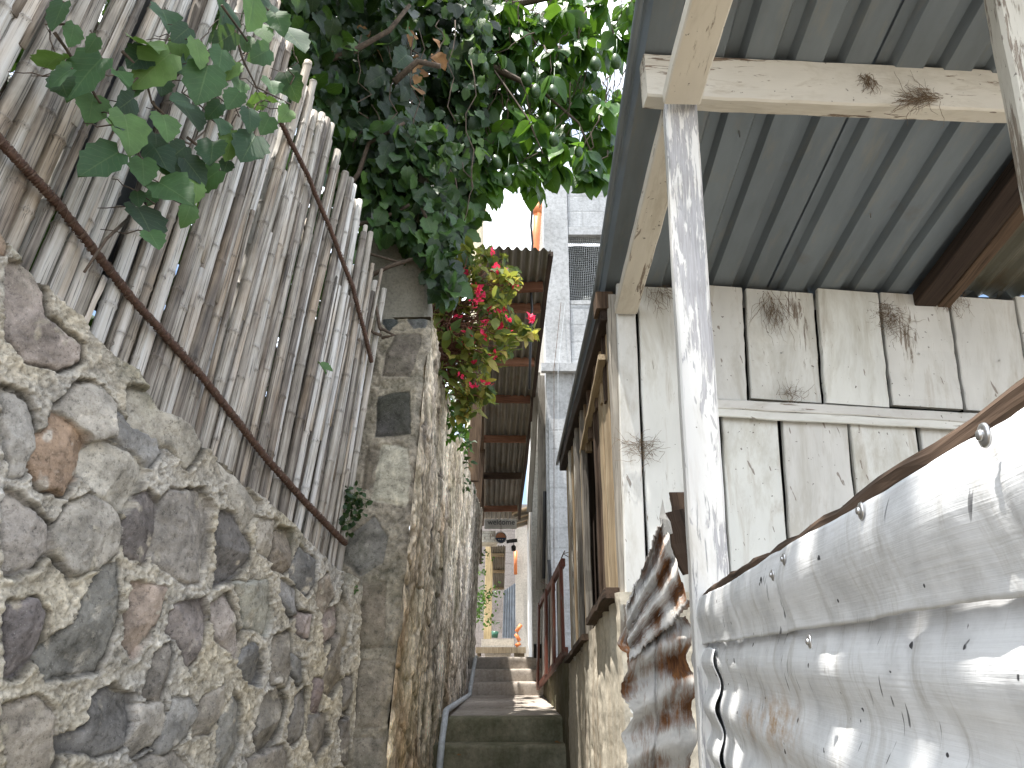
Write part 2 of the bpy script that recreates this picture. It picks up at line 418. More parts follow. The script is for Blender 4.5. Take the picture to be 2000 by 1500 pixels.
def box(m, lo, hi, rnd=None, ch=.004):
    lo, hi = np.asarray(lo, float), np.asarray(hi, float); c = (lo + hi)/2
    return plank(m, (c[0], c[1], lo[2]), (c[0], c[1], hi[2]), hi[0]-lo[0], hi[1]-lo[1], (1, 0, 0), 1, 0, ch, rnd)
def tube(m, pts, r, n=8, rnd=None, aux=None, wob=0.0):
    pts = [np.asarray(p, float) for p in pts]; k = len(pts)
    rr = list(r) if hasattr(r, '__len__') else [r]*k
    au = list(aux) if aux is not None and hasattr(aux, '__len__') else [aux or 0.0]*k
    t0 = nrm(pts[1] - pts[0]); x = np.cross(t0, (0, 0, 1)); x = nrm(x if np.linalg.norm(x) > .05 else np.cross(t0, (1, 0, 0)))
    V = []; T = []; A = []; L = 0; to = np.random.default_rng(random.randrange(1 << 30)).uniform(0, 9, 3)
    for i, p in enumerate(pts):
        t = nrm(pts[min(i+1, k-1)] - pts[max(i-1, 0)]); x = nrm(x - t*(x @ t)); y = np.cross(t, x)
        if i: L += np.linalg.norm(p - pts[i-1])
        for j in range(n):
            a = 2*math.pi*j/n; q = rr[i]*(1 + (random.uniform(-wob, wob) if wob else 0))
            V.append(p + (x*math.cos(a) + y*math.sin(a))*q)
            T.append(to + (math.cos(a)*rr[i], math.sin(a)*rr[i], L)); A.append(au[i])
    fs = [(i*n + j, i*n + (j+1) % n, (i+1)*n + (j+1) % n, (i+1)*n + j) for i in range(k-1) for j in range(n)]
    fs.append(tuple(range(n-1, -1, -1))); fs.append(tuple((k-1)*n + j for j in range(n)))
    m.add(V, fs, T, rnd, aux=A); return m
def grid(m, G, tc=None, col=None, aux=None, rnd=.5, flip=False):
    H, W = G.shape[:2]; i = np.arange(H*W).reshape(H, W)
    q = np.stack([i[:-1, :-1], i[:-1, 1:], i[1:, 1:], i[1:, :-1]], -1).reshape(-1, 4)
    if flip: q = q[:, ::-1]
    m.add(G.reshape(-1, 3), q.tolist(), None if tc is None else tc.reshape(-1, 3), rnd,
          None if col is None else col.reshape(-1, 3), None if aux is None else aux.reshape(-1)); return m
def blob(m, c, r, rnd=None, n=10, k=8, axis=(0, 0, 1), pear=0.0):
    z = nrm(axis); x = nrm(np.cross(z, (.3, 1, .1))); y = np.cross(z, x); V = []; fs = []
    for i in range(k+1):
        a = math.pi*i/k
        for j in range(n):
            b = 2*math.pi*j/n; q = math.sin(a)*(1 - pear*(.5 + .5*math.cos(a)))
            V.append(np.asarray(c) + (x*math.cos(b)*q*r[0] + y*math.sin(b)*q*r[1]) + z*math.cos(a)*r[2])
    for i in range(k):
        for j in range(n): fs.append((i*n+j, (i+1)*n+j, (i+1)*n+(j+1) % n, i*n+(j+1) % n))
    m.add(V, fs, None, rnd); return m
def ribbed(m, p00, p10, p01, p11, prof, pitch, up=(0, 0, 1), phase=0.0, seg=6, thick=.0012, wav=0.0):
    """sheet metal: ribs run from edge p00-p10 to edge p01-p11; prof = [(fraction of pitch, height)]"""
    p00, p10, p01, p11 = [np.asarray(p, float) for p in (p00, p10, p01, p11)]
    W = np.linalg.norm(p10 - p00); us = []
    k0 = -1
    for k in range(k0, int(W/pitch) + 2):
        for f, h in prof:
            u = (k + f)*pitch + phase
            if 0 <= u <= W: us.append((u/W, h))
    us = [(0.0, us[0][1])] + us + [(1.0, us[-1][1])]
    up = np.asarray(up, float); top = []; 
    for j in range(seg + 1):
        v = j/seg; row = []
        for u, h in us:
            p = (p00*(1-u) + p10*u)*(1-v) + (p01*(1-u) + p11*u)*v
            row.append(p + up*(h + (wav*float(fbm(u*5, v*3, 0, 2, 5)) if wav else 0)))
        top.append(row)
    G = np.array(top); grid(m, G); grid(m, G + up*thick, flip=True); return m
SINE = lambda a, n=8: [(i/n, a*math.sin(2*math.pi*i/n)) for i in range(n)]
def trap(a, pan=.55, web=.1): return [(0, 0), (pan, 0), (pan + web, a), (1 - web, a), (.9999, 0)]

# ---------- leaves ----------
def leaf_tmpl(kind, seed):
    r = random.Random(seed); n = 8; V = []; T = []
    curl = r.uniform(.05, .35); fold = r.uniform(.05, .3); tw = r.uniform(-.3, .3); wv = r.uniform(.0, .06)
    for i in range(n + 1):
        u = i/n
        if kind == 'vine': w = .46*(math.sin(math.pi*min(1, u*.86 + .14))**.75)*(1 - .25*u); w *= 1 + (.13 if i % 2 else -.06) if 0 < i < n else 1
        elif kind == 'lance': w = .23*math.sin(math.pi*(u**.92))**.85
        else: w = .3*math.sin(math.pi*(u**.8))**.9
        if i == n: w = .006
        if i == 0: w = .03 if kind != 'vine' else .16
        z0 = -curl*u*u; a = tw*u
        for sgn in (-1, 0, 1):
            x = sgn*w; z = z0 + abs(x)*fold*1.2 + (wv*math.sin(u*9 + sgn) if sgn else 0)
            V.append((x*math.cos(a), u - (.10 if (kind == 'vine' and i == 0 and sgn) else 0), z + x*math.sin(a)))
            T.append((sgn*1.0, u, 0))
    fs = []
    for i in range(n):
        b = i*3; fs += [(b, b+1, b+4, b+3), (b+1, b+2, b+5, b+4)]
    return np.array(V), fs, np.array(T)
TM = {k: [leaf_tmpl(k, 31*i + len(k)) for i in range(7)] for k in ('vine', 'lance', 'oval')}
def leaf(m, p, d, n, size, kind='vine', rnd=None):
    V, fs, T = random.choice(TM[kind]); d = nrm(d); n = np.asarray(n, float); n = nrm(n - d*(n @ d)); x = np.cross(d, n)
    W = np.asarray(p) + size*(V[:, :1]*x + V[:, 1:2]*d + V[:, 2:3]*n)
    m.add(W, fs, T, random.random() if rnd is None else rnd)
def inpoly(x, y, poly):
    c = False; n = len(poly)
    for i in range(n):
        (x1, y1), (x2, y2) = poly[i], poly[i-1]
        if (y1 > y) != (y2 > y) and x < (x2-x1)*(y-y1)/(y2-y1) + x1: c = not c
    return c
def sample(poly):
    xs = [p[0] for p in poly]; ys = [p[1] for p in poly]
    while True:
        x, y = random.uniform(min(xs), max(xs)), random.uniform(min(ys), max(ys))
        if inpoly(x, y, poly): return x, y
def rv(s=1.0): return np.array([random.gauss(0, s) for _ in range(3)])
# ================= LEFT SIDE =================
# ---- the rubble retaining wall ----
MORT = np.array((.455, .415, .345))
STONES = [
 ([(0,510),(60,530),(76,570),(80,618),(148,674),(148,706),(112,722),(44,706),(0,658)], (.30,.235,.205)),
 ([(0,762),(28,770),(52,810),(56,882),(32,930),(0,934)], (.30,.285,.26)),
 ([(96,810),(132,822),(160,846),(164,866),(144,930),(112,966),(60,946),(44,910),(60,862),(84,842)], (.36,.20,.095)),
 ([(216,806),(240,834),(296,862),(306,886),(280,914),(248,882),(208,858)], (.20,.205,.21)),
 ([(144,750),(188,762),(210,794),(200,858),(168,862),(132,822),(100,802)], (.37,.34,.29)),
 ([(176,862),(260,894),(276,926),(240,1006),(180,958),(148,918)], (.45,.42,.35)),
 ([(236,758),(288,770),(360,830),(396,870),(360,914),(308,870),(240,830)], (.36,.33,.26)),
 ([(281,959),(301,986),(292,1040),(270,1107),(234,1080),(232,1031),(252,986)], (.15,.125,.125)),
 ([(324,959),(387,959),(405,995),(396,1076),(378,1139),(355,1143),(288,1098),(283,1062),(301,995)], (.24,.215,.19)),
 ([(418,995),(450,1008),(481,1067),(477,1094),(445,1130),(407,1148),(409,1062)], (.14,.13,.13)),
 ([(171,968),(211,990),(229,1031),(220,1076),(180,1107),(126,1121),(90,1085),(85,1040),(121,990)], (.33,.30,.25)),
 ([(0,963),(27,972),(81,1022),(85,1080),(54,1107),(0,1121)], (.35,.31,.28)),
 ([(189,1107),(216,1103),(218,1202),(198,1265),(180,1305),(90,1323),(58,1283),(130,1220),(157,1161)], (.155,.155,.14)),
 ([(0,1184),(58,1173),(76,1202),(58,1287),(31,1310),(0,1317)], (.18,.15,.16)),
 ([(243,1139),(310,1148),(292,1220),(252,1283),(236,1265)], (.36,.25,.185)),
 ([(333,1179),(387,1175),(396,1206),(387,1247),(360,1305),(351,1265),(319,1229)], (.22,.18,.175)),
 ([(400,1184),(436,1161),(459,1238),(450,1283),(409,1247)], (.34,.28,.25)),
 ([(450,1139),(513,1130),(520,1215),(508,1238),(468,1220)], (.31,.31,.25)),
 ([(535,1031),(562,1040),(562,1098),(549,1121),(522,1112)], (.22,.17,.12)),
 ([(576,1071),(607,1098),(607,1139),(589,1161),(558,1125)], (.15,.155,.165)),
 ([(540,1134),(567,1148),(571,1202),(558,1206),(538,1166)], (.20,.20,.205)),
 ([(463,1265),(481,1256),(504,1310),(499,1337),(468,1323),(450,1296)], (.14,.145,.155)),
 ([(522,1242),(558,1238),(558,1310),(544,1341),(520,1332)], (.22,.19,.15)),
 ([(292,1274),(324,1256),(322,1310),(297,1373),(265,1355)], (.20,.175,.15)),
 ([(202,1346),(247,1355),(247,1409),(229,1454),(180,1470),(108,1467),(106,1436),(157,1427),(171,1368)], (.15,.15,.155)),
 ([(67,1360),(94,1395),(101,1467),(94,1520),(0,1520),(0,1377)], (.38,.32,.25)),
 ([(252,1377),(310,1377),(310,1404),(288,1458),(243,1481),(236,1445)], (.36,.33,.29)),
 ([(324,1368),(364,1364),(369,1400),(351,1436),(292,1476),(310,1409)], (.22,.22,.215)),
 ([(376,1370),(420,1340),(425,1380),(395,1430),(360,1445)], (.27,.235,.19)),
 ([(445,1355),(461,1377),(459,1445),(432,1510),(405,1510),(414,1409)], (.20,.20,.185)),
 ([(508,1355),(540,1341),(551,1377),(526,1445),(499,1472),(486,1436)], (.21,.19,.16)),
 ([(571,1364),(589,1346),(580,1436),(558,1458),(551,1440)], (.17,.155,.14)),
 ([(562,1274),(580,1287),(580,1332),(571,1341),(560,1314)], (.17,.17,.165)),
 ([(571,1197),(598,1202),(594,1242),(571,1233)], (.29,.22,.21)),
 ([(621,1202),(652,1184),(648,1242),(625,1265)], (.28,.21,.19)),
 ([(630,1283),(652,1238),(657,1332),(639,1364),(621,1346)], (.22,.18,.13)),
 ([(605,1328),(619,1328),(614,1395),(598,1391)], (.21,.14,.14)),
 ([(594,1400),(630,1391),(634,1445),(607,1481),(590,1445)], (.19,.17,.15)),
 ([(614,1139),(630,1121),(639,1166),(625,1202),(612,1184)], (.27,.21,.15)),
 ([(664,1323),(680,1323),(675,1386),(661,1386)], (.17,.15,.13)),
 ([(655,1405),(672,1400),(672,1490),(655,1485)], (.17,.15,.135)),
 ([(660,1152),(674,1200),(668,1262),(655,1258)], (.31,.26,.18)),
 ([(250,1490),(330,1470),(360,1510),(260,1530)], (.33,.3,.26)), ([(470,1480),(540,1460),(560,1520),(470,1530)], (.24,.21,.18)),
 ([(420,905),(470,945),(500,985),(470,1040),(440,985)], (.33,.30,.24)), ([(490,1010),(530,1020),(520,1090),(492,1075)], (.33,.29,.23)),
]
TOPL = [(-60,400),(0,470),(40,512),(100,575),(150,622),(165,652),(220,700),(262,722),(300,800),(370,832),(400,880),(450,930),(500,975),(560,1015),(600,1065),(650,1110),(668,1122)]
rngw = np.random.default_rng(5)
def build_wall():
    polys = []
    for pl, c in STONES: c = np.array(c); g_ = c.mean(); polys.append(([wsz(PW(x, y)) for x, y in pl], (c*.52 + g_*.48*np.array((1.07, 1.0, .91)))*1.08 + np.array((.036, .033, .028))))
    cen = [np.mean(p, 0) for p, _ in polys]
    pal = [(.3,.27,.23),(.18,.17,.165),(.36,.32,.26),(.22,.19,.18),(.2,.2,.2),(.33,.24,.18)]
    for i in range(-6, 24):
        for j in range(-14, 10):
            s, z = i*.17 + random.uniform(-.03, .03) + (.08 if j % 2 else 0), j*.15 + random.uniform(-.03, .03)
            if s > 1.78 and z > -.42: continue
            if any((c[0]-s)**2 + (c[1]-z)**2 < .017 for c in cen): continue
            n = random.randint(6, 8); a0 = random.random()*6
            pl = [(s + random.uniform(.05, .082)*math.cos(a0 + k*2*math.pi/n), z + random.uniform(.045, .075)*math.sin(a0 + k*2*math.pi/n)) for k in range(n)]
            polys.append((pl, np.array(random.choice(pal))*random.uniform(.85, 1.15)))
    tp = np.array([wsz(PW(x, y)) for x, y in TOPL])
    s = np.concatenate([np.arange(.3, 1.5, .012), np.arange(1.5, 3.60, .0030)])
    ztop = np.interp(s, tp[:, 0], tp[:, 1], left=None); ztop = np.where(s < tp[0, 0], tp[0, 1] + (tp[0, 0]-s)*.36, ztop)
    ztop = ztop + .03*fbm(s*9, 0, 0, 4, 3)
    vv = np.concatenate([np.linspace(-1.9, -.62, 40)[:-1], np.arange(-.62, 1.0, .0032)])
    S, V = np.meshgrid(s, vv)
    over = V - ztop[None, :]
    Z = np.minimum(V, ztop[None, :] + .0*S); back = np.clip(over, 0, .14)
    # stones
    wx = .040*fbm(S*13, Z*13, 0, 4, 1); wz = .040*fbm(S*13, Z*13, 5, 4, 2)
    wx += .016*fbm(S*55, Z*55, 0, 3, 21); wz += .016*fbm(S*55, Z*55, 5, 3, 22)
    D = np.full(S.shape, 1.0); ID = np.full(S.shape, -1)
    A, B = S + wx*.55, Z + wz*.55
    for k, (pl, c) in enumerate(polys):
        pl = np.array(pl); lo, hi = pl.min(0) - .05, pl.max(0) + .05
        i0, i1 = np.searchsorted(s, lo[0]), np.searchsorted(s, hi[0]); j0, j1 = np.searchsorted(vv, lo[1]), np.searchsorted(vv, hi[1])
        if i1 <= i0 or j1 <= j0: continue
        sl = (slice(j0, j1), slice(i0, i1)); d = sdpoly(A[sl], B[sl], pl)
        better = d < D[sl]; D[sl] = np.where(better, d, D[sl]); ID[sl] = np.where(better, k, ID[sl])
    D = D - .007 + .012*fbm(S*30, Z*30, 8, 3, 61)
    inside = np.clip(-D/.004, 0, 1)
    dome = np.clip(-D/.016, 0, 1); dome = 1 - (1 - dome)**2
    cols = np.array([c for _, c in polys]); rk = np.array([random.uniform(-.005, .008) for _ in polys])
    ta = np.array([random.uniform(-.16, .16) for _ in polys]); tb = np.array([random.uniform(-.16, .16) for _ in polys])
    pc = np.array([np.mean(p, 0) for p, _ in polys])
    tilt = ta[ID]*(S - pc[ID, 0]) + tb[ID]*(Z - pc[ID, 1])
    fac = np.full(S.shape, 9.0)
    for q in range(4):
        an = rngw.uniform(0, 6.283, len(polys)); sl_ = rngw.uniform(.05, .42, len(polys)); of = rngw.uniform(.004, .017, len(polys))
        fac = np.minimum(fac, of[ID] + sl_[ID]*(np.cos(an)[ID]*(S - pc[ID, 0]) + np.sin(an)[ID]*(Z - pc[ID, 1])))
    tilt = tilt*.5 + np.clip(fac, -.02, .02)
    hs = rk[ID] + .007 + .010*dome + tilt + .016*np.abs(fbm(S*13, Z*13, ID*3.1, 4, 8))*1.4 + .004*fbm(S*80, Z*80, 0, 4, 9)
    lump = fbm(S*24, Z*24, 0, 5, 4); crumb = fbm(S*70, Z*70, 0, 4, 6)
    crumb2 = fbm(S*150, Z*150, 0, 3, 7)
    hm = .020 + .017*lump + .011*crumb*np.clip(.7 + lump*3, .2, 1.4) + .006*crumb2
    near = np.exp(-(np.clip(D, 0, 1)/.02)**2); hm = hm + .006*near*(1 + 2*crumb)
    h = np.where(D < 0, hs*inside + hm*(1-inside)*.4, hm)
    crack = np.exp(-((D - .002)/.004)**2)*np.clip(.5 + 3.5*fbm(S*8, Z*8, 2, 3, 12), 0, 1)
    h = h - .024*crack
    h = h*np.clip(1 - back/.02, .35, 1) 
    mc = MORT[None, None, :]*(1 + .5*lump[..., None]) * (1 + .8*np.clip(crumb, -.3, .25)[..., None])*(1 + .8*crumb2[..., None])
    mc = mc*np.where((back > 0)[..., None], .9, 1)
    tint = fbm(S*6, Z*6, 3, 3, 40)[..., None]; mc = mc*(1 + tint*np.array((.2, .1, -.15)))
    stc = cols[ID]*(1 + .9*fbm(S*22, Z*22, ID*1.7, 4, 30)[..., None])*(1 + .55*fbm(S*5, Z*14, ID*2.3, 3, 31)[..., None])
    mask = np.clip(-D/.003 + .5, 0, 1)
    smear = np.clip((fbm(S*26, Z*26, 9, 4, 50) - .16)*9, 0, .75)[..., None]
    stc = stc*(1-smear) + mc*smear
    C = stc*mask[..., None] + mc*(1-mask[..., None])
    C = C*(1 - .75*crack[..., None])  # crevice shade painted into the colour, on top of the cut shape
    moss = np.clip((fbm(S*4, Z*4, 1, 4, 60) - .02)*3, 0, .5)*np.clip(1 - (ztop[None, :] - Z)/.10, 0, 1)
    C = C*(1 - moss[..., None]) + np.array((.15, .145, .085))*moss[..., None]
    G = WO + S[..., None]*WT + h[..., None]*WN - back[..., None]*WN; G[..., 2] = Z - back*.12 + .008*lump*(back > 0)
    m = M(); grid(m, G, None, C)
    o = m.build('rubble_stone_wall', 'rubble', None, True, True)
    tag(o, 'rubble stone retaining wall in thick pale mortar under the bamboo fence', 'stone wall')
build_wall()

# ---- corner pillar ----
def pill(z): return 3.36 + .19*(z + .6)
PB = [
 ([(748,608),(772,611),(779,630),(761,650),(748,633)], (.07,.075,.08)), ([(794,626),(816,615),(831,622),(827,641),(805,644)], (.13,.13,.13)),
 ([(772,653),(822,653),(814,707),(805,736),(746,736),(754,688)], (.17,.145,.12)), ([(739,773),(805,765),(801,850),(735,853)], (.075,.07,.065)),
 ([(746,868),(798,875),(805,927),(794,989),(725,978),(732,938)], (.47,.435,.345)), ([(680,1049),(729,1004),(760,1049),(747,1103),(702,1125),(670,1098)], (.22,.205,.18)),
 ([(684,1145),(755,1135),(750,1265),(690,1275)], (.24,.2,.155)), ([(688,1290),(758,1290),(752,1420),(690,1425)], (.25,.215,.17)), ([(690,1440),(756,1440),(760,1540),(690,1540)], (.21,.185,.15)),
 ([(720,870),(738,880),(720,960),(706,955)], (.2,.17,.13)),
]
def on_pill(px, py):
    r = ray(px, py); t = (3.36 + .114)/(r[1] - .19*r[2]); return r*t
def sidex(z, Y): return -.478 + .034*z + .006*(Y - 3.5)
LW_Y1 = 9.9
def build_pillar():
    xs = np.concatenate([np.linspace(-1.0, -.66, 40), np.arange(-.66, 0, .0045)])
    zs = np.concatenate([np.linspace(-1.9, -.72, 50)[:-1], np.arange(-.72, 1.640, .0055)])
    U, Z = np.meshgrid(np.arange(-.66, 0.0001, .0044), zs)     # U measured from the corner
    Y0 = pill(Z); X = sidex(Z, Y0) + U
    wx = .02*fbm(X*14, Z*14, 0, 4, 71) ; wz = .02*fbm(X*14, Z*14, 4, 4, 72)
    D = np.full(X.shape, 1.0); ID = np.zeros(X.shape, int)
    for k, (pl, c) in enumerate(PB):
        q = [(on_pill(a, b)[0], on_pill(a, b)[2]) for a, b in pl]
        d = sdpoly(X + wx, Z + wz, q); b = d < D; D = np.where(b, d, D); ID = np.where(b, k, ID)
    cols = np.array([c for _, c in PB])
    lump = fbm(X*20, Z*20, 0, 5, 73); cr = fbm(X*75, Z*75, 0, 4, 74)
    h = np.where(D < 0, .010*np.clip(-D/.02, 0, 1) + .006*lump + .004*cr, .004 + .026*lump + .012*cr)
    rnd_ = np.clip((U + .035)/.035, 0, 1)**2
    Y = Y0 - h + .035*rnd_
    msk = np.clip(-D/.005 + .5, 0, 1)[..., None]
    mc = np.array((.30, .262, .205))*(1 + 1.1*lump[..., None] + .8*cr[..., None])
    low = np.clip((.1 - Z)/.5, 0, 1)[..., None]; mc = mc*(1 - .25*low*(1 + 2*fbm(X*7, Z*3, 0, 3, 75)[..., None]))
    sc = cols[ID]*(1 + .9*fbm(X*30, Z*30, ID*2.0, 4, 76)[..., None])
    C = sc*msk + mc*(1-msk)
    G = np.stack([X + .040*fbm(Z*8, Y0, 0, 4, 77)*np.clip(1 + U/.25, 0, 1), Y - .02*fbm(Z*6, X*4, 3, 3, 78), Z], -1)
    top = G[-1].copy(); rows = [G]
    T = np.stack([top + np.array((0, f, 0)) for f in (.0, .1, .22)], 0); T[..., 2] += .0
    m = M(); grid(m, np.concatenate([G, T[1:]], 0), None, np.concatenate([C, C[-1:], C[-1:]], 0))
    o = thing('stone_pillar', 'mortared stone corner pillar with a black block and a pale block set in it', 'pillar', (-.7, 3.7, -1.5))
    m.build('masonry_face', 'pillar_stone', o, True, True)
    # concrete post that carries on above the masonry
    m = M(); a = P(724, 545, 3.9); b = P(831, 600, 3.84); c = P(800, 300, 3.95)
    plank(m, (-.605, 3.97, 1.55), (-.635, 3.99, 2.75), .335, .26, (1, 0, 0), 14, .004, .02)
    m.build('concrete_post', 'post_concrete', o)
    return o
build_pillar()

# ---- long alley wall behind the pillar ----
def build_side():
    ys = np.concatenate([np.arange(0, 2.2, .0065), np.arange(2.2, 6.42, .012)]); zs = np.concatenate([np.linspace(-1.3, -.66, 30)[:-1], np.arange(-.66, 1.75, .0065)])
    Yr, V = np.meshgrid(ys, zs)
    YY = pill(np.minimum(V, 1.64)) + .02 + Yr*(LW_Y1 - 3.7)/6.4
    tp = np.array([(3.7,1.66),(4.2,1.68),(4.6,1.60),(5.2,1.62),(5.6,1.50),(6.2,1.66),(6.6,1.72),(7.4,1.66),(10,1.72)])
    zt = np.interp(YY[-1], tp[:, 0], tp[:, 1]) + .05*fbm(YY[-1]*5, 0, 0, 4, 80)
    over = np.clip(V - zt[None, :], 0, .1); Z = np.minimum(V, zt[None, :])
    big = fbm(YY*2.2, Z*1.6, 0, 4, 81); md = fbm(YY*10, Z*6, 0, 5, 82); fi = fbm(YY*36, Z*30, 0, 4, 83)
    # courses of rough stone under the worn render
    vor = np.abs(fbm(YY*3.6 + .8*big, Z*4.2, 3, 3, 84))
    joint = np.exp(-(vor/.022)**2)
    h = .05*big + .030*md + .020*fi - .014*joint
    h = h*np.clip(Yr/.03, 0, 1)
    c0 = np.array((.37, .325, .255)); c1 = np.array((.46, .425, .36)); c2 = np.array((.20, .175, .15)); c3 = np.array((.31, .22, .135))
    t = np.clip(.5 + 2.2*fbm(YY*3, Z*2, 2, 4, 85), 0, 1)[..., None]; t2 = np.clip((fbm(YY*4.5, Z*3, 7, 4, 86) - .06)*7, 0, 1)[..., None]; t3 = np.clip((fbm(YY*2.2, Z*1.4, 11, 4, 87) - .1)*6, 0, .8)[..., None]
    C = c0*(1-t) + c1*t; C = C*(1-t2) + c2*t2; C = C*(1-t3) + c3*t3
    stk = fbm(YY*19, Z*.9, 21, 5, 88)[..., None]; stk2 = fbm(YY*7, Z*.5, 23, 4, 89)[..., None]
    g0 = C.mean(-1, keepdims=True); C = C*.62 + g0*.38*np.array((1.03, 1.0, .96))
    C = C*np.clip(1 + 1.7*stk + 1.0*stk2, .5, 1.6)
    C = C*1.85*np.array((1.03, 1.0, .94))*(1 + 1.2*fi[..., None])*(1 + .7*md[..., None])*(1 - .4*joint[..., None])
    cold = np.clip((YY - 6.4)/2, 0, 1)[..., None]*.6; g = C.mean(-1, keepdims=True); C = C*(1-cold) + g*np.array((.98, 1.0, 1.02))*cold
    X = sidex(Z, YY) + h - over*2.5
    G = np.stack([X, YY, Z - over*.05], -1)
    end = np.stack([X[:, -1] - np.linspace(0, .5, 6)[:, None]*1.0 for _ in (0,)], 0)[0]   # far end face
    E = np.stack([end.T, np.repeat(YY[:, -1:], 6, 1), np.repeat(Z[:, -1:], 6, 1)], -1)
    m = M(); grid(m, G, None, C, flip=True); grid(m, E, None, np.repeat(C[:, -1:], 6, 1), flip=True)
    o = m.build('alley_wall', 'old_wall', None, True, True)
    tag(o, 'long rough weathered masonry wall running along the left of the steps', 'wall')
build_side()

# ---- bamboo fence ----
FENCE = thing('bamboo_fence', 'grey weathered bamboo cane fence standing on the rubble stone wall', 'fence', PW(400, 900))
LEAN = math.tan(R(10.5))
def fpos(s, z, off): # off: out towards the alley from the wall plane
    p = WO + s*WT + off*WN; return np.array((p[0], p[1], z))
FOFF = -.075
topn = np.array([(1.2, 3.05), (2.0, 2.72), (2.9, 2.22), (3.14, 2.08), (3.45, 1.78), (3.62, 1.58)])
tp_ = np.array([wsz(PW(x, y)) for x, y in TOPL])
def cane(s0, r, z0, z1, off, lean, name='cane', split=False, part=True):
    m = M(); L = z1 - z0; pts = []; rr = []; au = []
    zn = z0 + random.uniform(.03, .2); z = z0; bowx = random.uniform(-.010, .010); bowy = random.uniform(-.012, .012); ph = random.uniform(0, 6)
    nodes = []
    while zn < z1: nodes.append(zn); zn += random.uniform(.17, .30)
    lev = sorted(set([z0, z1] + [a + d for a in nodes for d in (-.012, -.004, .0, .005, .014) if z0 < a + d < z1] + list(np.linspace(z0, z1, max(4, int(L/.09))))))
    zz0 = np.interp(s0, tp_[:, 0], tp_[:, 1])
    for z in lev:
        f = (z - z0)/max(L, .01)
        s = s0 + (z - zz0)*lean + bowx*math.sin(math.pi*f)
        pts.append(fpos(s, z, off + bowy*math.sin(math.pi*f + ph*.1)))
        dn = min([abs(z - a) for a in nodes] + [1])
        rr.append(r*(1 - .16*f)*(1 + (.16 if dn < .001 else (.07 if dn < .0055 else (-.02 if dn < .015 else 0)))))
        au.append(.55 if dn < .001 else (.3 if dn < .0055 else 0.0))
    tube(m, pts, rr, 9 if r > .012 else 7, None, au, .02)
    if split: # a strip broken out of the wall of the cane
        a = pts[len(pts)//3]; b = pts[len(pts)*2//3]
        plank(m, a + WN*(r*.9) + WT*r*.5, b + WN*(r*1.1) + WT*r*.9, r*.8, .004, WT, 5, .002, .001)
    return m.build(name, 'bamboo', FENCE, True)
SG0 = wsz(PW(165, 640, FOFF))[0]
s = 1.12
count = 0
while s < 3.56 and count < 82:
    near = np.clip((3.4 - s)/1.8, 0, 1)
    r = random.uniform(.0155, .0205) + .009*near*random.uniform(.5, 1)
    if random.random() < .24: r *= random.uniform(.5, .75)
    zt = np.interp(s, tp_[:, 0], tp_[:, 1]); z1 = np.interp(s, topn[:, 0], topn[:, 1]) + random.uniform(-.09, .07)
    z0 = zt - random.uniform(.1, .2)
    lean = LEAN*random.uniform(.93, 1.08)
    off = FOFF + random.uniform(-.018, .018)
    gap = SG0 - .05 < s < SG0 + .10
    if gap and random.random() < .55:
        z1 = zt + random.uniform(.42, .62)
    cane(s, r, z0, z1, off, lean, split=random.random() < .28)
    count += 1
    s += r*2*random.uniform(.76, .94) + (.012 if random.random() < .06 else 0) + (.02 if gap else 0)
    if random.random() < .10 and count < 82:
        cane(s, r*.55, z0, z0 + random.uniform(.5, 1.4), FOFF + .025, lean*random.uniform(.8, 1.1)); count += 1
for k in range(17):   # canes of a second layer seen in the gaps
    cane(1.5 + k*.115 + random.uniform(-.04, .04), random.uniform(.024, .032), .2, np.interp(1.5 + k*.115, topn[:, 0], topn[:, 1]) - random.uniform(.05, .4), FOFF - .055, LEAN*random.uniform(.6, 1.3))
def bar(name, px, r, off, mat='rebar'):
    m = M(); a = [PW(x, y, off) for x, y in px]; pts = []
    for i in range(len(a)-1):
        for k in range(6): pts.append(a[i] + (a[i+1]-a[i])*k/6 + rv(.0012))
    pts.append(a[-1]); tube(m, pts, r, 8, .5)
    L = 0; d = nrm(a[-1] - a[0]); X = nrm(np.cross(d, (0, 0, 1))); Yv = np.cross(d, X)
    tot = np.linalg.norm(a[-1]-a[0]); k = int(tot/.012)
    for i in range(k):      # the raised ribs of the bar
        f = i/k; j = min(int(f*(len(a)-1)), len(a)-2); g = f*(len(a)-1) - j; c = a[j]*(1-g) + a[j+1]*g
        tube(m, [c - d*.0016 + X*.0, c + d*.0016 + Yv*.0003], r*1.16, 8, .4)
    return m.build(name, mat, FENCE, True)
lower = bar('steel_bar', [(-40,225),(0,275),(110,395),(255,580),(400,742),(520,895),(600,985),(675,1062)], .0115, FOFF + .044)
upper = bar('steel_bar', [(548,240),(600,340),(650,460),(690,565),(712,650),(726,708)], .0095, FOFF + .04)
def wraps(parent, px, n, r):
    """one length of tie wire wound along the bar, tight at the lashings and long between them"""
    m = M(); a = [PW(x, y, FOFF + .044) for x, y in px]
    d = nrm(a[-1]-a[0]); X = nrm(np.cross(d, (0, 0, 1))); Yv = np.cross(d, X); q = 0.0; pts = []
    for i in range(n):
        for k in range(22):
            f = (i + (.16*k/16 if k < 16 else .16 + .84*(k-15)/7))/n; f = min(f, .999); j = int(f*(len(a)-1)); g = f*(len(a)-1) - j
            c = a[j]*(1-g) + a[j+1]*g; q += 1.05 if k < 16 else .5
            pts.append(c + (X*math.cos(q) + Yv*math.sin(q))*r*random.uniform(1.04, 1.25))
    tube(m, pts, .0010, 4)
    return m.build('tie_wire', 'wire', parent)
wraps(lower, [(0,275),(110,395),(255,580),(400,742),(520,895),(600,985),(675,1062)], 46, .0125)
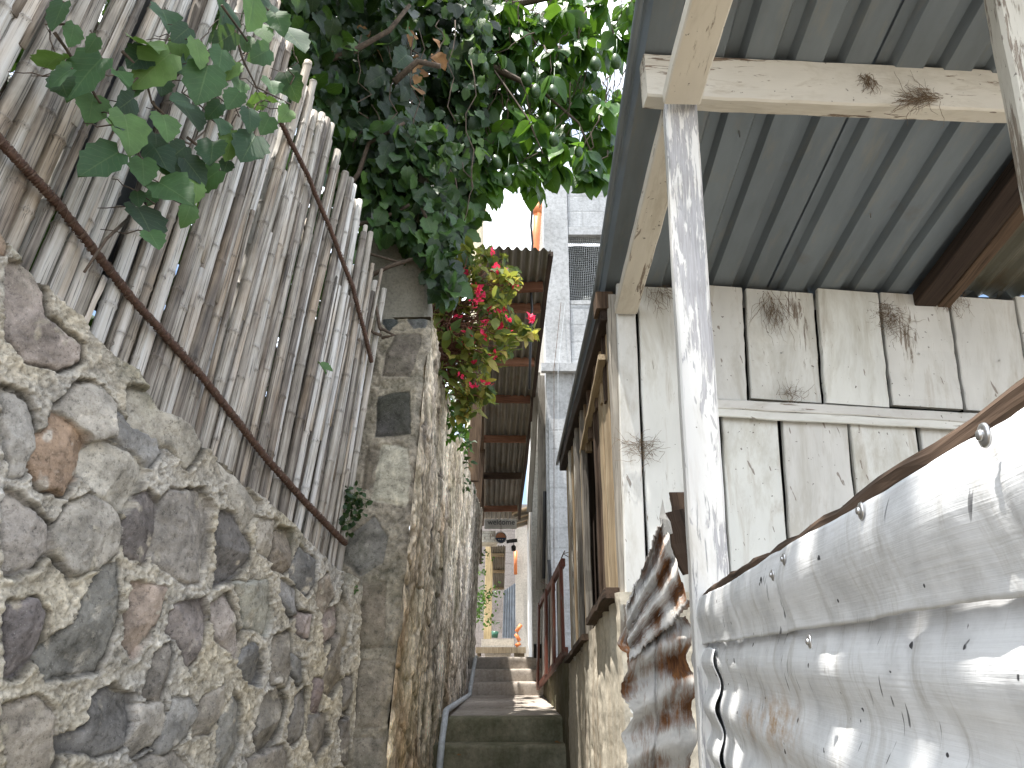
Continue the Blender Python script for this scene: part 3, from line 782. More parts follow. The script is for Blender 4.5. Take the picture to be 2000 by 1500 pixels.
wraps(upper, [(548,240),(600,340),(650,460),(690,565),(712,650),(726,708)], 14, .0105)
# grey sheet standing behind the canes, seen through the gap
m = M(); a = PW(225, 420, -.17); b = PW(330, -140, -.17)
plank(m, PW(175, 600, -.19), PW(330, -80, -.19), .34, .004, WT, 6, .002, .001); m.build('backing_sheet', 'tarp', FENCE)

# ---- conduit pipe along the foot of the alley wall ----
m = M(); pts = [P(846,1560,5.22), P(852,1450,5.32), P(857,1390,5.50), P(862,1386,5.62), P(907,1357,8.2), P(911,1333,8.38), P(915,1331,8.45), P(921,1288,8.95), P(926,1284,9.2)]
for q in pts: q[0] = max(q[0], sidex(q[2], q[1]) + .055)
tube(m, pts, .021, 10, .5); o = m.build('conduit_pipe', 'pvc_grey', None, True); tag(o, 'thin grey plastic conduit pipe running up along the left edge of the steps', 'pipe')
# ================= GROUND AND STEPS =================
m = M(); m.add([(-150,-150,-1.72),(150,-150,-1.72),(150,150,-1.72),(-150,150,-1.72)], [(0,1,2,3)])
o = m.build('ground', 'soil'); tag(o, kind='structure')
# earth behind the retaining wall
m = M()
def ext(poly, z0, z1):
    n = len(poly); V = [(x, y, z0) for x, y in poly] + [(x, y, z1(x, y)) for x, y in poly]
    m.add(V, [tuple(range(n-1, -1, -1)), tuple(range(n, 2*n))] + [(i, (i+1) % n, (i+1) % n + n, i+n) for i in range(n)])
ext([(-1.78,.4),(-.80,3.62),(-.56,4.1),(-.56,9.8),(-9,9.8),(-9,.4)], -1.7, lambda x, y: .2 if y > 1 else .4)
o = m.build('terrain', 'soil'); tag(o, kind='structure')

def nosing(m, x0, x1, y0, y1, z0, z1, seed, mat=None, nx=60):
    """one step: riser, worn nosing and tread as a closed shell"""
    xs = np.linspace(x0, x1, nx)
    prof = [(0, z0), (0, z0 + (z1-z0)*.25), (0, z0 + (z1-z0)*.5), (0, z0 + (z1-z0)*.75), (.0, z1 - .018), (.004, z1 - .007), (.013, z1 - .001), (.03, z1), (.08, z1), ((y1-y0)*.5, z1), (y1-y0, z1)]
    X = np.repeat(xs[None, :], len(prof), 0); Yp = np.array([p[0] for p in prof])[:, None]; Zp = np.array([p[1] for p in prof])[:, None]
    n = fbm(X*7, Zp*9 + seed, Yp*5, 4, 90); w = fbm(X*26, Zp*20, Yp*20 + seed, 3, 91)
    near = np.exp(-((Yp - .004)/.03)**2)
    Yg = y0 + Yp + (.016*n + .006*w)*np.clip(1.2 - Yp*12, 0, 1); Zg = Zp + (-.012*np.clip(w, 0, 1)*near) + .006*n*(Zp > z1-.02)
    grid(m, np.stack([X, Yg, Zg], -1))
m = M()
yy, zz = 5.4, -.524
Y = 5.4; z = -.524
lo = []
for k in range(8): lo.append((Y - .72*(k+1), Y - .72*k, z - .15*(k+1)))
for y0, y1, zt in reversed(lo): nosing(m, -.62, .5, y0, y1 + .03, max(zt - .16, -1.74), zt, k)
nosing(m, -.55, .42, 5.4, 5.66, -.71, -.524, 3.0)
nosing(m, -.55, .42, 5.62, 5.80, -.55, -.380, 8.0)
o = m.build('steps', 'step_mossy', None, True); tag(o, kind='structure')
m = M()
nosing(m, -.55, .42, 5.80, 6.6, -.5, -.3795, 11); nosing(m, -.55, .42, 6.58, 7.3, -.5, -.372, 12); nosing(m, -.55, .42, 7.28, 8.44, -.5, -.366, 13)
zc = -.366
for i, (y0, zt) in enumerate(((8.4, -.245), (8.68, -.128), (8.96, -.012))):
    nosing(m, -.5, .36, y0, y0 + .34 if i < 2 else 11.0, zc - .05, zt, 20 + i); zc = zt
nosing(m, -.6, .6, 10.9, 17.0, -.2, -.02, 30)
o = m.build('path', 'step_clean', None, True); tag(o, kind='structure')

# ================= RIGHT SIDE: the timber house with its porch =================
HOUSE = thing('timber_house', 'white boarded timber house with a porch under a dark ribbed metal roof', 'house', (.36, 2.6, -1.4))
def wy(x): return 2.6 + .0645*(x - .347)         # front wall of the house, slightly askew
def PH(px, py, off=0.0):                          # point on the front wall
    r = ray(px, py); t = (2.6 - .0645*.347 - off)/(r[1] - .0645*r[0]); return r*t
HD = nrm((1, .0645, 0))
def roofz(Y): return 1.729 - .18*Y if Y < 2.66 else 1.250 - .03*(Y - 2.66)
# near-black sheet standing in for shade behind the board gaps
m = M(); plank(m, (1.42, wy(1.42) + .09, -.7), (1.42, wy(1.42) + .09, 1.22), 2.1, .03, HD, 1, 0); m.build('dark_backing', 'dark_inside', HOUSE)
def board(pxl, pxr, pyt, pyb, off, zt=None, rnd=None, mat='paint_plank'):
    """a painted board from its left and right edges (top x, bottom x)"""
    tl, tr, bl, br = PH(pxl[0], pyt, off), PH(pxr[0], pyt, off), PH(pxl[1], pyb, off), PH(pxr[1], pyb, off)
    if pyb > 1000:
        bl = bl - (tl - bl)*((bl[2] + .6)/(tl[2] - bl[2])); br = br - (tr - br)*((br[2] + .6)/(tr[2] - br[2]))
    if pyt < 700:
        for q in (tl, tr): q[2] = roofz(q[1]) - .003
    m = M()
    a, b = (tl + tr)/2, (bl + br)/2; w = (np.linalg.norm(tr-tl) + np.linalg.norm(br-bl))/2
    plank(m, b, a, w, .024, HD, 14, .0016, .003, rnd); return m.build('wall_board', mat, HOUSE)
board((1200, 1222), (1240, 1262), 545, 1180, .004, rnd=.3)
board((1246, 1270), (1372, 1425), 545, 1240, -.004, rnd=.7)
U = [(1383,1388,1443,1459), (1451,1466,1582,1601), (1592,1610,1706,1735), (1712,1742,1840,1878), (1848,1884,1969,2015), (1976,2022,2110,2165), (2118,2172,2245,2310)]
for i, (a, b, c, d) in enumerate(U):
    board((a, b), (c, d), 540 + (a-1383)*.034, 782 + (a-1383)*.05, (.012, .0, .016, .004, .0, .008, 0)[i], rnd=random.random())
Lw = [(1400,1432,1520,1548), (1526,1554,1648,1690), (1655,1698,1782,1835), (1792,1845,1915,1980), (1922,1988,2050,2120), (2060,2130,2190,2270)]
for i, (a, b, c, d) in enumerate(Lw):
    board((a, b), (c, d), 800 + (a-1400)*.05, 1230, -.012 + (i % 3)*.004, rnd=random.random())
# batten across the wall and its short upright
m = M(); plank(m, PH(1386, 789, .03), PH(2140, 830, .03), .034, .02, (0, 0, 1), 14, .002); m.build('rail', 'paint_plank', HOUSE)
m = M(); plank(m, PH(1398, 806, .028), PH(2140, 846, .028), .028, .012, (0, 0, 1), 14, .0015); m.build('rail', 'paint_plank', HOUSE)
m = M(); plank(m, PH(1391, 780, .034), PH(1398, 856, .034), .018, .016, HD, 6, .002); m.build('batten', 'paint_plank', HOUSE)
# nail heads
for x, y in ((1526,689),(1660,690),(1795,691),(1952,704),(1695,702),(1532,612)):
    m = M(); blob(m, PH(x, y, .022), (.004, .004, .0025), None, 7, 4, (0, -1, 0)); m.build('nail', 'steel', HOUSE, True)

# front roof sheets
def rx0(Y): return np.interp(Y, [0.6, 1.48, 2.66, 5.0], [.302, .305, .309, .297])
yf, yb = .95, 2.68
def sheet(x0, x1, dz, ph):
    m = M(); ribbed(m, (x0(yf), yf + .03*dz, roofz(yf) + dz), (x1, yf + .05, roofz(yf) + dz), (x0(yb), yb, roofz(yb) + dz), (x1, yb + .06, roofz(yb) + dz), trap(.026, .56, .1), .130, (0, 0, 1), ph, 18, .0012, .008)
    return m.build('roof_sheet', 'roof_dark', HOUSE)
sheet(rx0, .98, .0035, .03); sheet(lambda y: .94, 1.495, 0.0, .03 + .130*5 - (.94 - .306))
# roofing screws seen from below and a strap holding post to beam
for x, y in ((1452,128),(1640,138),(1835,147),(1444,262),(1700,420)):
    m = M(); Y = 1.729/(ray(x, y)[2]/ray(x, y)[1] + .18); p = P(x, y, Y); tube(m, [p - (0, 0, .012), p + (0, 0, .01)], [.0016, .003], 6); m.build('screw_tip', 'steel', HOUSE)
m = M(); ribbed(m, (1.38, yf + .03, roofz(yf) + .04), (3.3, yf + .1, roofz(yf) + .04), (1.38, yb + .06, roofz(yb) + .04), (3.3, yb + .16, roofz(yb) + .04), SINE(.010), .078, (0, 0, 1), 0, 8)
m.build('roof_sheet', 'roof_brown', HOUSE)
m = M(); plank(m, (1.505, yf, roofz(yf) - .022), (1.505, 2.69, roofz(2.659) - .027), .085, .05, (1, 0, 0), 10, .003); m.build('purlin', 'wood_dark', HOUSE)
m = M(); plank(m, (1.576, yf, roofz(yf) - .012), (1.576, 2.69, roofz(2.659) - .017), .05, .07, (1, 0, 0), 10, .003); m.build('purlin', 'wood_brown', HOUSE)
m = M(); ribbed(m, (.309, 2.64, roofz(2.64)+.006), (2.6, 2.74, roofz(2.64)+.006), (.293, 5.1, roofz(5.1)), (2.6, 5.2, roofz(5.1)), trap(.026, .56, .1), .1265, (0, 0, 1), .03, 10)
m.build('roof_sheet', 'roof_dark', HOUSE)
# rolled edge of the sheet on the alley side
m = M(); tube(m, [(rx0(y) - .004, y, roofz(y) + .002) for y in np.linspace(.95, 5.08, 16)], .010, 8, .5); m.build('eaves_strip', 'roof_dark', HOUSE, True)
m = M(); box(m, (.45, .25, -.74), (3.2, 2.56, -.6)); m.build('porch_floor', 'base_plaster', HOUSE)
# porch beam, plates and posts
m = M(); plank(m, P(1256, 159, 1.66), P(2080, 194, 1.74), .130, .055, (0, 0, 1), 22, .0014, .005, .4); m.build('porch_beam', 'paint_beam', HOUSE)
m = M(); plank(m, P(1330, 192, 1.575), P(1478, -330, .98), .088, .04, (1, 0, 0), 14, .0008, .004, .6); m.build('plate', 'paint_plate', HOUSE)
m = M(); plank(m, P(1322, 225, 1.72), P(1222, 604, 2.575), .078, .04, (1, 0, 0), 12, .0008, .004, .5); m.build('plate', 'paint_plate', HOUSE)
m = M(); p0, p1 = P(1396, 1320, 1.70), P(1327, 211, 1.63); plank(m, p0 - (p1 - p0)*((p0[2] + .62)/(p1[2] - p0[2])), p1, .076, .072, (1, -.12, 0), 26, .0009, .005, .5); m.build('porch_post', 'paint_post', HOUSE)
m = M(); a = P(2048, 330, 1.34); b = P(1968, -60, 1.34); plank(m, a - (b - a)*((a[2] + .62)/(b[2] - a[2])), b, .09, .08, (1, -.3, 0), 20, .0012, .008, .8); m.build('porch_post', 'paint_old', HOUSE)
# alley side of the house: studs, boards, window
SX = .352
m = M(); plank(m, (SX + .065, 3.85, -.05), (SX + .065, 3.85, 1.15), 2.5, .02, (0, 1, 0), 1, 0); m.build('dark_backing', 'wood_dark', HOUSE)
def stud(Y, w, z0, z1, mat, out, t=.03, dy=0.0):
    m = M(); plank(m, (SX - out + t/2, Y, z0), (SX - out + t/2 - .004, Y + dy, z1), w, t, (0, 1, 0), 12, .0025, .004); return m.build('side_board', mat, HOUSE)
def basez(Y): return .19 - .092*(Y - 2.6)
hdr = lambda Y: 1.055
stud(2.632, .06, basez(2.63) - .02, roofz(2.66) - .03, 'wood_grey', .008, .05)
stud(2.715, .06, basez(2.7), 1.2, 'wood_brown', -.004)
stud(2.80, .10, basez(2.8), 1.2, 'wood_tan', .0); stud(2.905, .10, basez(2.9), 1.2, 'wood_tan', -.003); stud(3.02, .11, basez(3), 1.2, 'wood_tan', .001)
stud(3.14, .10, basez(3.1), 1.16, 'wood_brown', -.004)
stud(2.80, .045, .88, 1.2, 'wood_brown', .012); stud(2.95, .045, .92, 1.2, 'wood_tan', .008); stud(3.10, .05, .95, 1.2, 'wood_brown', .014); stud(3.28, .045, .96, 1.2, 'wood_tan', .004)
stud(3.24, .05, basez(3.2), 1.2, 'wood_brown', .006); stud(3.72, .05, basez(3.7), 1.2, 'wood_grey', .02); stud(3.42, .05, .90, 1.2, 'wood_brown', .014); stud(3.62, .045, .9, 1.2, 'wood_tan', .01)
y = 3.79
while y < 4.98:
    w = random.uniform(.05, .1); o = random.choice((.022, .004, .014, -.006))
    stud(y, w, basez(y) - random.uniform(.0, .05), 1.19, random.choice(('wood_grey', 'paint_old', 'wood_tan', 'paint_old')), o); y += w + random.uniform(.015, .05)
m = M(); plank(m, (SX - .022, 2.72, 1.03), (SX - .012, 3.75, .93), .02, .03, (0, 0, 1), 10, .003); m.build('window_head', 'wood_tan', HOUSE)
m = M(); plank(m, (SX + .05, 3.45, .0), (SX + .05, 3.45, 1.0), .55, .01, (0, 1, 0), 1, 0); m.build('window', 'dark_inside', HOUSE)  # near-black panel stands in for the unlit opening
m = M(); plank(m, (SX - .018, 2.62, basez(2.62) + .005), (SX - .018, 3.35, basez(3.3) + .005), .03, .075, (0, 0, 1), 10, .004); plank(m, (SX - .014, 3.7, basez(3.7)-.01), (SX - .014, 4.98, basez(4.98)), .03, .06, (0, 0, 1), 10, .004); m.build('sill', 'wood_brown', HOUSE)
m = M(); plank(m, (SX - .005, 2.62, 1.17), (SX - .02, 5.0, 1.15), .07, .06, (0, 0, 1), 10, .003); m.build('wall_plate', 'wood_dark', HOUSE)
m = M(); box(m, (.300, 2.60, 1.17), (.362, 2.70, 1.235)); m.build('beam_end', 'wood_brown', HOUSE)
# roots of a dead creeper on the boards
def roots(name, px, n, L, spread, down, label, beam=None):
    m = M()
    for x, y in px:
        for k in range(int(n*1.7)):
            a = random.uniform(*spread); p = PH(x + random.gauss(0, 14), y + abs(random.gauss(0, 20)) - 8, .024) if beam is None else P(x + random.uniform(-12, 12), y + random.uniform(-6, 6), beam); q = [p]; d = np.array((math.cos(a), 0, math.sin(a)))
            l = L*random.uniform(.35, 1)
            for t in range(7):
                d = nrm(d + rv(.32)*np.array((1, .0, 1)) + np.array((0, 0, -down))); q.append(q[-1] + d*l/7*np.array((1, 0, 1)) + HD*0)
            for v in q: v[1] = (wy(v[0]) - .024 if beam is None else beam) - random.uniform(0, .006)
            tube(m, q, [.0006*(1 - .8*i/8) + .00015 for i in range(8)], 4)
    o = m.build(name, 'dry_root'); tag(o, label, 'dried roots', 'dried root clumps on the boards'); return o
roots('dried_roots', [(1505,575),(1515,600)], 24, .11, (-2.2, -.9), .15, 'dry root clump hanging in a point from the roof line on the second upper board')
roots('dried_roots', [(1728,600),(1745,620)], 42, .07, (-3.3, .3), .05, 'bushy dry root clump across the gap in the middle of the upper boards')
roots('dried_roots', [(1862,582)], 26, .06, (-3.3, .1), .05, 'small dry root clump at the top of the gap right of the bushy clump')
roots('dried_roots', [(1290,566)], 26, .07, (-2.2, .0), .1, 'dry root clump under the roof beside the white plate left of the post')
roots('dried_roots', [(1252,868)], 44, .075, (-.9, 4.0), .1, 'dry root spray across the tall gap left of the porch post')
roots('dried_roots', [(1545,774)], 18, .07, (0, 3.1), -.02, 'low dry roots standing along the top of the cross rail')

roots('dried_roots', [(1690,148),(1698,160)], 14, .045, (-2.4, -.7), .1, 'brown stain over the upper edge of the porch beam, drawn as dry roots', 1.672)  # root threads stand in for brown stains on the beam
roots('dried_roots', [(1815,190),(1830,196),(1790,196)], 14, .11, (2.6, 3.7), .0, 'long brown stain along the lower half of the porch beam, drawn as dry roots', 1.68)
# concrete base of the house along the alley
m = M()
ys = np.arange(2.585, 8.6, .02); zs = np.linspace(-1.3, 1, 120)
def basetop(Y): return np.where(Y < 5.05, basez(Y), np.interp(Y, [5.05, 5.3, 6.5, 8.5], [-.05, .0, -.12, -.26]))
YY, V = np.meshgrid(ys, zs); zt = basetop(ys) + .02*fbm(ys*6, 0, 0, 3, 95); Z = -1.3 + (V + 1.3)/2.3*(zt[None, :] + 1.3)
rip = .010*np.sin(YY*34 + 2*fbm(YY*3, Z*.5, 0, 2, 96))*np.clip((3.3 - YY)*2, 0, 1)
X = SX - .004 - rip - .02*fbm(YY*6, Z*5, 0, 4, 97) - .01*fbm(YY*30, Z*30, 0, 3, 98) - .012
X = X - .03*np.clip((YY - 5)/3.4, 0, 1)
G = np.stack([X, YY, Z], -1)
near = ys < 5.06; k = int(near.sum())
m2 = M(); grid(m2, G[:, :k+1])
Fx = np.linspace(0, .5, 30); FG = np.stack([X[:, :1] + Fx[None, :], np.full((len(zs), 30), 2.585) - .015*fbm(Fx[None, :]*20, Z[:, :1]*20, 0, 4, 99), np.repeat(Z[:, :1], 30, 1)], -1)
grid(m2, FG, flip=True)
TG = np.stack([np.stack([X[-1, :k+1] + d, ys[:k+1], Z[-1, :k+1] + 0*d], -1) for d in (0, .1, .4)], 0); grid(m2, TG)
m2.build('foundation', 'base_plaster', HOUSE, True)
m3 = M(); grid(m3, G[:, k:]); TG = np.stack([np.stack([X[-1, k:] + d, ys[k:], Z[-1, k:] + 0*d], -1) for d in (0, .1, .4)], 0); grid(m3, TG)
o = m3.build('low_wall', 'base_moss', None, True); tag(o, 'low dark mossy wall under the striped gate beside the landing', 'wall')

# ================= RIGHT SIDE: sheet-metal fence in the foreground =================
SHF = thing('sheet_metal_fence', 'silver painted corrugated tin fence with a weathered rail along its top', 'fence', (.35, 1.2, -1.5))
def sx(Y): return .2018 + .111*Y
SN = nrm((-1, .111, 0)); ST = nrm((.111, 1, 0))
def tin(name, z_lo, z_hi, y0, y1, off, pitch, ph, seed, mat='painted_tin', amp=.0105, cren=.006, hole=None, ragged=.004, parent=None):
    ny, nz = int((y1-y0)/.006), int((z_hi(1.0)-z_lo(1.0))/.0035)
    ys = np.linspace(y0, y1, ny); Y_, T = np.meshgrid(ys, np.linspace(0, 1, nz))
    lo, hi = np.array([z_lo(y) for y in ys]), np.array([z_hi(y) for y in ys])
    lo = lo + ragged*fbm(ys*14, 0, 0, 3, seed+1); hi = hi + ragged*fbm(ys*14, 3, 0, 3, seed+2)
    Z = lo + (hi - lo)*T
    d = amp*np.cos(2*math.pi*(Z - ph)/pitch)
    cr = cren*fbm(Y_*4.5, Z*9, 0, 3, seed) + cren*.45*fbm(Y_*14, Z*8, 0, 3, seed+5)
    cr2 = np.abs(fbm(Y_*7, Z*3.5, 4, 2, seed+9))
    for q in range(26):
        r_ = np.random.default_rng(seed*31 + q); yc, zc = r_.uniform(.25, 1.75), r_.uniform(-.30, .12); a_ = r_.uniform(-.9, .9); ca, sa = math.cos(a_), math.sin(a_)
        u_, v_ = (Y_ - yc)*ca + (Z - zc)*sa*1.0, -(Y_ - yc)*sa + (Z - zc)*ca; w1, w2 = r_.uniform(.008, .03), r_.uniform(.03, .10)
        d = d + r_.uniform(-.0075, .005)*np.exp(-np.abs(u_)/w1 - (v_/w2)**2)
    d = d*(1 + .9*fbm(Y_*3, Z*3, 0, 2, seed+3)) + cr + .0022*fbm(Y_*22, Z*30, 3, 3, seed+13) - .0035*np.exp(-(cr2/.02)**2)*np.clip(4*fbm(Y_*3, Z*5, 6, 2, seed+11), 0, 1)
    P_ = np.stack([sx(Y_), Y_, Z], -1) + SN*(off + d)[..., None]
    tc = np.stack([Y_, d, Z], -1)
    aux = np.exp(-(((Y_ - 1.02)/.10)**2 + ((Z + .075)/.03)**2)) + .8*np.exp(-(((Y_ - 1.22)/.06)**2 + ((Z + .088)/.025)**2))
    m = M(); grid(m, P_, tc, None, aux); 
    o = m.build(name, mat, parent or SHF, True)
    md = o.modifiers.new('thickness', 'SOLIDIFY'); md.thickness = .0009; md.offset = -1
    return o
tin('tin_sheet', lambda y: -1.5, lambda y: .040, -.25, 1.80, .0, .079, .029 - .0395, 201, amp=.005)
tin('tin_sheet', lambda y: .0275 - .004*y, lambda y: .106 + .003*math.sin(y*9), -.25, 1.795, .012, .100, .076, 230, amp=.0045, cren=.007)
# flap of the lower sheet past the vertical tear
tin('tin_flap', lambda y: -1.5, lambda y: .012, 1.50, 1.84, .009, .079, .029 - .0395, 260, cren=.009, ragged=.012, amp=.005)
m = M()
pts = [np.array((sx(y), y, .113 + .003*math.sin(y*6) + random.uniform(-.002, .002))) - SN*.006 for y in np.linspace(-.2, 1.80, 40)]
tube(m, pts, [.0105 + random.uniform(-.001, .0015) for _ in pts], 9, .5, None, .1); m.build('rail', 'wood_brown', SHF)
for x, y in ((1680,998),(1530,1092),(1508,1123),(1920,850),(1580,1253)):
    r = ray(x, y); t = (.2018 - .0175)/(r[0] - .111*r[1]); p = r*t
    m = M(); tube(m, [p - SN*.001, p + SN*.0002, p + SN*.0009], [.0064, .0060, .0042], 14, .5, None, .04); tube(m, [p + SN*.0005, p + SN*.0026], [.0032, .0026], 7); m.build('roofing_nail', 'steel', SHF, True)

# ---- rusted end of the tin, bent across the alley ----
RU = thing('rusted_tin_sheet', 'torn rusty corrugated tin sheet bent round the end of the silver fence', 'metal sheet', (.3, 1.8, -1.5))
def rusty(name, corners, amp, pitch, phase, slope, seed, edge=.012, acr=0, rust=0.0):
    """corners: px of tl,tr,bl,br with depths"""
    tl, tr, bl, br = [P(*c) for c in corners]
    n, k = 150, 90
    A, B = np.meshgrid(np.linspace(0, 1, k), np.linspace(0, 1, n))
    ex = edge*fbm(B*6, 0, 0, 4, seed) + .010*fbm(B*38, 0, 0, 3, seed+20); A2 = A[..., None]; B2 = B[..., None]
    G = (tl*(1-A2) + tr*A2)*(1-B2) + (bl*(1-A2) + br*A2)*B2
    up = nrm(tl - bl); rt = nrm(tr - tl); nn = nrm(np.cross(rt, up)); nn = nn if nn[1] < 0 else -nn
    w, h = np.linalg.norm(tr-tl), np.linalg.norm(tl-bl)
    q = (A*acr + phase if acr else (B*h + A*w*slope)/pitch + phase) + .38*fbm(A*2.2, B*3, 0, 3, seed+1)
    wv = np.cos(2*math.pi*q)
    d = amp*wv*(1 + 1.2*fbm(A*2, B*4, 5, 2, seed+8)) + .022*fbm(A*2.5, B*5, 0, 4, seed+2) - .010*np.exp(-((A - .47 - .09*fbm(B*9, 1, 0, 3, seed+7))/.02)**2)
    G = G + nn*d[..., None] + rt*(ex*(A**3 + (1-A)**3*1.4) + amp*.9*wv*((1-A)**4 + .5*A**4))[..., None] + up*((edge*1.5*fbm(A*7, 2, 0, 4, seed+4))*(1-B)**4)[..., None]
    tc = np.stack([B*h*1.0 + seed, d, A*w], -1)
    aux = np.clip(.26 - .22*wv + rust + 1.6*fbm(A*2.5, B*6, 3, 3, seed+6), 0, 1)*np.clip(1.2 - .9*B + .5*np.abs(A - .5), 0, 1)
    m = M(); grid(m, G, tc, None, aux, flip=True); o = m.build(name, 'rusty_tin', RU, True)
    md = o.modifiers.new('thickness', 'SOLIDIFY'); md.thickness = .001; return o
rusty('tin_strip', [(1224,1215,1.85),(1352,1190,1.81),(1216,1640,1.85),(1354,1640,1.81)], .018, .100, .2, .16, 301, .022, 0, -.06)
rusty('bent_flap', [(1292,1005,1.84),(1348,1185,1.80),(1222,1185,1.84),(1230,1290,1.82)], .0165, .06, .1, .0, 340, .012, 3.0, .02)
m = M(); pk = [P(1294,975,1.84), P(1298,1002,1.84), P(1309,1020,1.83), P(1314,1042,1.83), P(1296,1046,1.84), P(1288,1012,1.84)]
c = sum(pk)/6 + np.array((0, -.012, 0)); m.add(pk + [c], [(i, (i+1) % 6, 6) for i in range(6)]); o = m.build('torn_tip', 'rusty_tin', RU)
md = o.modifiers.new('thickness', 'SOLIDIFY'); md.thickness = .001
m = M(); plank(m, P(1316,1000,1.93), P(1352,1120,1.93), .05, .012, (1, 0, 0), 6, .004); plank(m, P(1325,968,1.95), P(1335,1100,1.95), .04, .01, (1, 0, 0), 6, .004); m.build('splintered_wood', 'wood_brown', RU)
m = M(); plank(m, P(1216,1180,1.9), P(1219,1262,1.9), .014, .01, (1, 0, 0), 5, .002); m.build('edge_strip', 'paint_old', RU)
# ================= FURTHER UP THE ALLEY =================
# roof spanning the alley
AR = thing('alley_roof', 'rusty corrugated lean-to roof on timber rafters spanning the alley', 'roof', (-.1, 6, 2))
def arz(Y): return P(1000, 484, 6.0)[2] + (P(1000, 1015, 12.2)[2] - P(1000, 484, 6.0)[2])*(Y - 6)/6.2
n0, n1, f0, f1 = P(936, 482, 6.0), P(1076, 488, 6.0), P(942, 1015, 12.2), P(1013, 1015, 12.2)
m = M(); ribbed(m, n0, n1, f0, f1, SINE(.017, 10), .075, (0, 0, 1), 0, 30); m.build('roof_sheet', 'roof_zinc', AR, True)
def arx(Y, f): a = n0 + (f0-n0)*(Y-6)/6.2; b = n1 + (f1-n1)*(Y-6)/6.2; return a[0] + (b[0]-a[0])*f
zs_ = n0[2]; sl = (f0[2]-n0[2])/6.2
for py in (552, 590, 645, 695, 768, 848, 921, 986):
    r = ray(1000, py); k = r[2]/r[1]; Y = (zs_ - sl*6)/(k - sl); 
    m = M(); z = zs_ + sl*(Y - 6); plank(m, (arx(Y, .02), Y, z - .06), (arx(Y, .93), Y + random.uniform(-.05, .05), z - .06), .05, .085, (0, 1, 0), 8, .004); m.build('rafter', 'wood_red' if py < 700 else random.choice(('wood_brown', 'wood_red')), AR)
m = M(); plank(m, (arx(6.1, .0), 6.1, arz(6.1) - .09), (arx(12.1, 0), 12.1, arz(12.1) - .09), .06, .1, (1, 0, 0), 12, .004); m.build('wall_plate', 'wood_brown', AR)
m = M(); plank(m, (arx(6.05, 1), 6.05, arz(6.05) - .02), (arx(12.1, 1), 12.1, arz(12.1) - .02), .04, .05, (1, 0, 0), 12, .004); m.build('verge_board', 'wood_dark', AR)
for Y in (7.6, 9.6): 
    m = M(); plank(m, (arx(Y, -.1), Y, 1.6), (arx(Y, 0) - .01, Y, arz(Y) - .1), .11, .09, (1, 0, 0), 8, .004); m.build('roof_post', 'wood_brown', AR)
m = M()
for k in range(4):
    y0 = 9.95 + k*.5; z0 = arz(y0) - .1
    plank(m, (-.43 - .006*k, y0, 1.25), (-.43 - .006*k, y0, z0), .47, .03, (0, 1, 0), 4, .004)
m.build('side_boarding', 'wood_brown', AR)

# concrete house with the meshed window
CH = thing('concrete_house', 'tall unpainted grey concrete house with a wire-meshed window', 'house', (.8, 8.2, 0))
CY = 8.0
def PC(px, py, d=0): return P(px, py, CY + d)
xl = PC(1064, 600)[0]; xr = 3.2; top = PC(1150, 337)[2]
w0, w1 = PC(1110, 459), PC(1190, 587); wx0 = w0[0]; wx1 = wx0 + .62; wz1 = w0[2]; wz0 = w1[2]
m = M(); box(m, (xl, CY - .02, -.4), (wx0 - .004, CY + .3, top)); m.build('column', 'concrete_grey', CH)
m = M(); box(m, (wx0, CY, -.4), (xr, CY + .2, wz0)); box(m, (wx1, CY, wz0 + .002), (xr, CY + .2, wz1)); box(m, (wx0, CY - .001, wz1 + .1), (xr, CY + .2, top)); m.build('block_wall', 'concrete_block', CH)
m = M(); box(m, (wx0 - .001, CY - .012, wz1), (wx1 + .1, CY + .2, wz1 + .098)); m.build('lintel', 'concrete_grey', CH)
m = M(); box(m, (wx0, CY - .006, wz0 - .045), (wx1 + .05, CY + .18, wz0)); m.build('window_sill', 'concrete_grey', CH)
m = M(); box(m, (wx0, CY + .26, wz0), (wx1, CY + .28, wz1)); m.build('window', 'dark_inside', CH)  # near-black panel stands in for the unlit room behind the mesh
m = M(); 
for i in range(28):
    x = wx0 + .62*i/27; tube(m, [(x + .006*math.sin(k*1.3 + i*.4), CY + .05 + .05*math.sin(math.pi*k/9), wz0 + (wz1-wz0)*k/9) for k in range(10)], .0028, 4)
for j in range(38):
    z = wz0 + (wz1-wz0)*j/37; tube(m, [(wx0 + .62*k/9, CY + .05 + .05*math.sin(math.pi*j/37), z + .01*math.sin(k*.9)) for k in range(10)], .0028, 4)
m.build('window_mesh', 'mesh_wire', CH)
lz = PC(1080, 715)[2]
m = M(); box(m, (xl - .05, CY - .10, lz - .09), (wx0 + .5, CY - .022, lz)); m.build('ledge', 'concrete_grey', CH)
m = M(); box(m, (xl + .0, CY + .302, -.4), (xl + .3, CY + 3.4, top - .3)); m.build('side_wall', 'concrete_side', CH)
m = M(); box(m, (xl + .02, CY - .05, -.4), (wx0 + .9, CY - .021, lz - .6)); m.build('apron', 'concrete_block', CH)
for x in (1082, 1090):
    m = M(); q = [P(x + 14*(k == 0), 590 + k*130, CY - .04 - .07*(k > 0)) for k in range(5)]; tube(m, q, .003, 5); m.build('wire', 'wire' if x == 1082 else 'pvc_grey', CH)
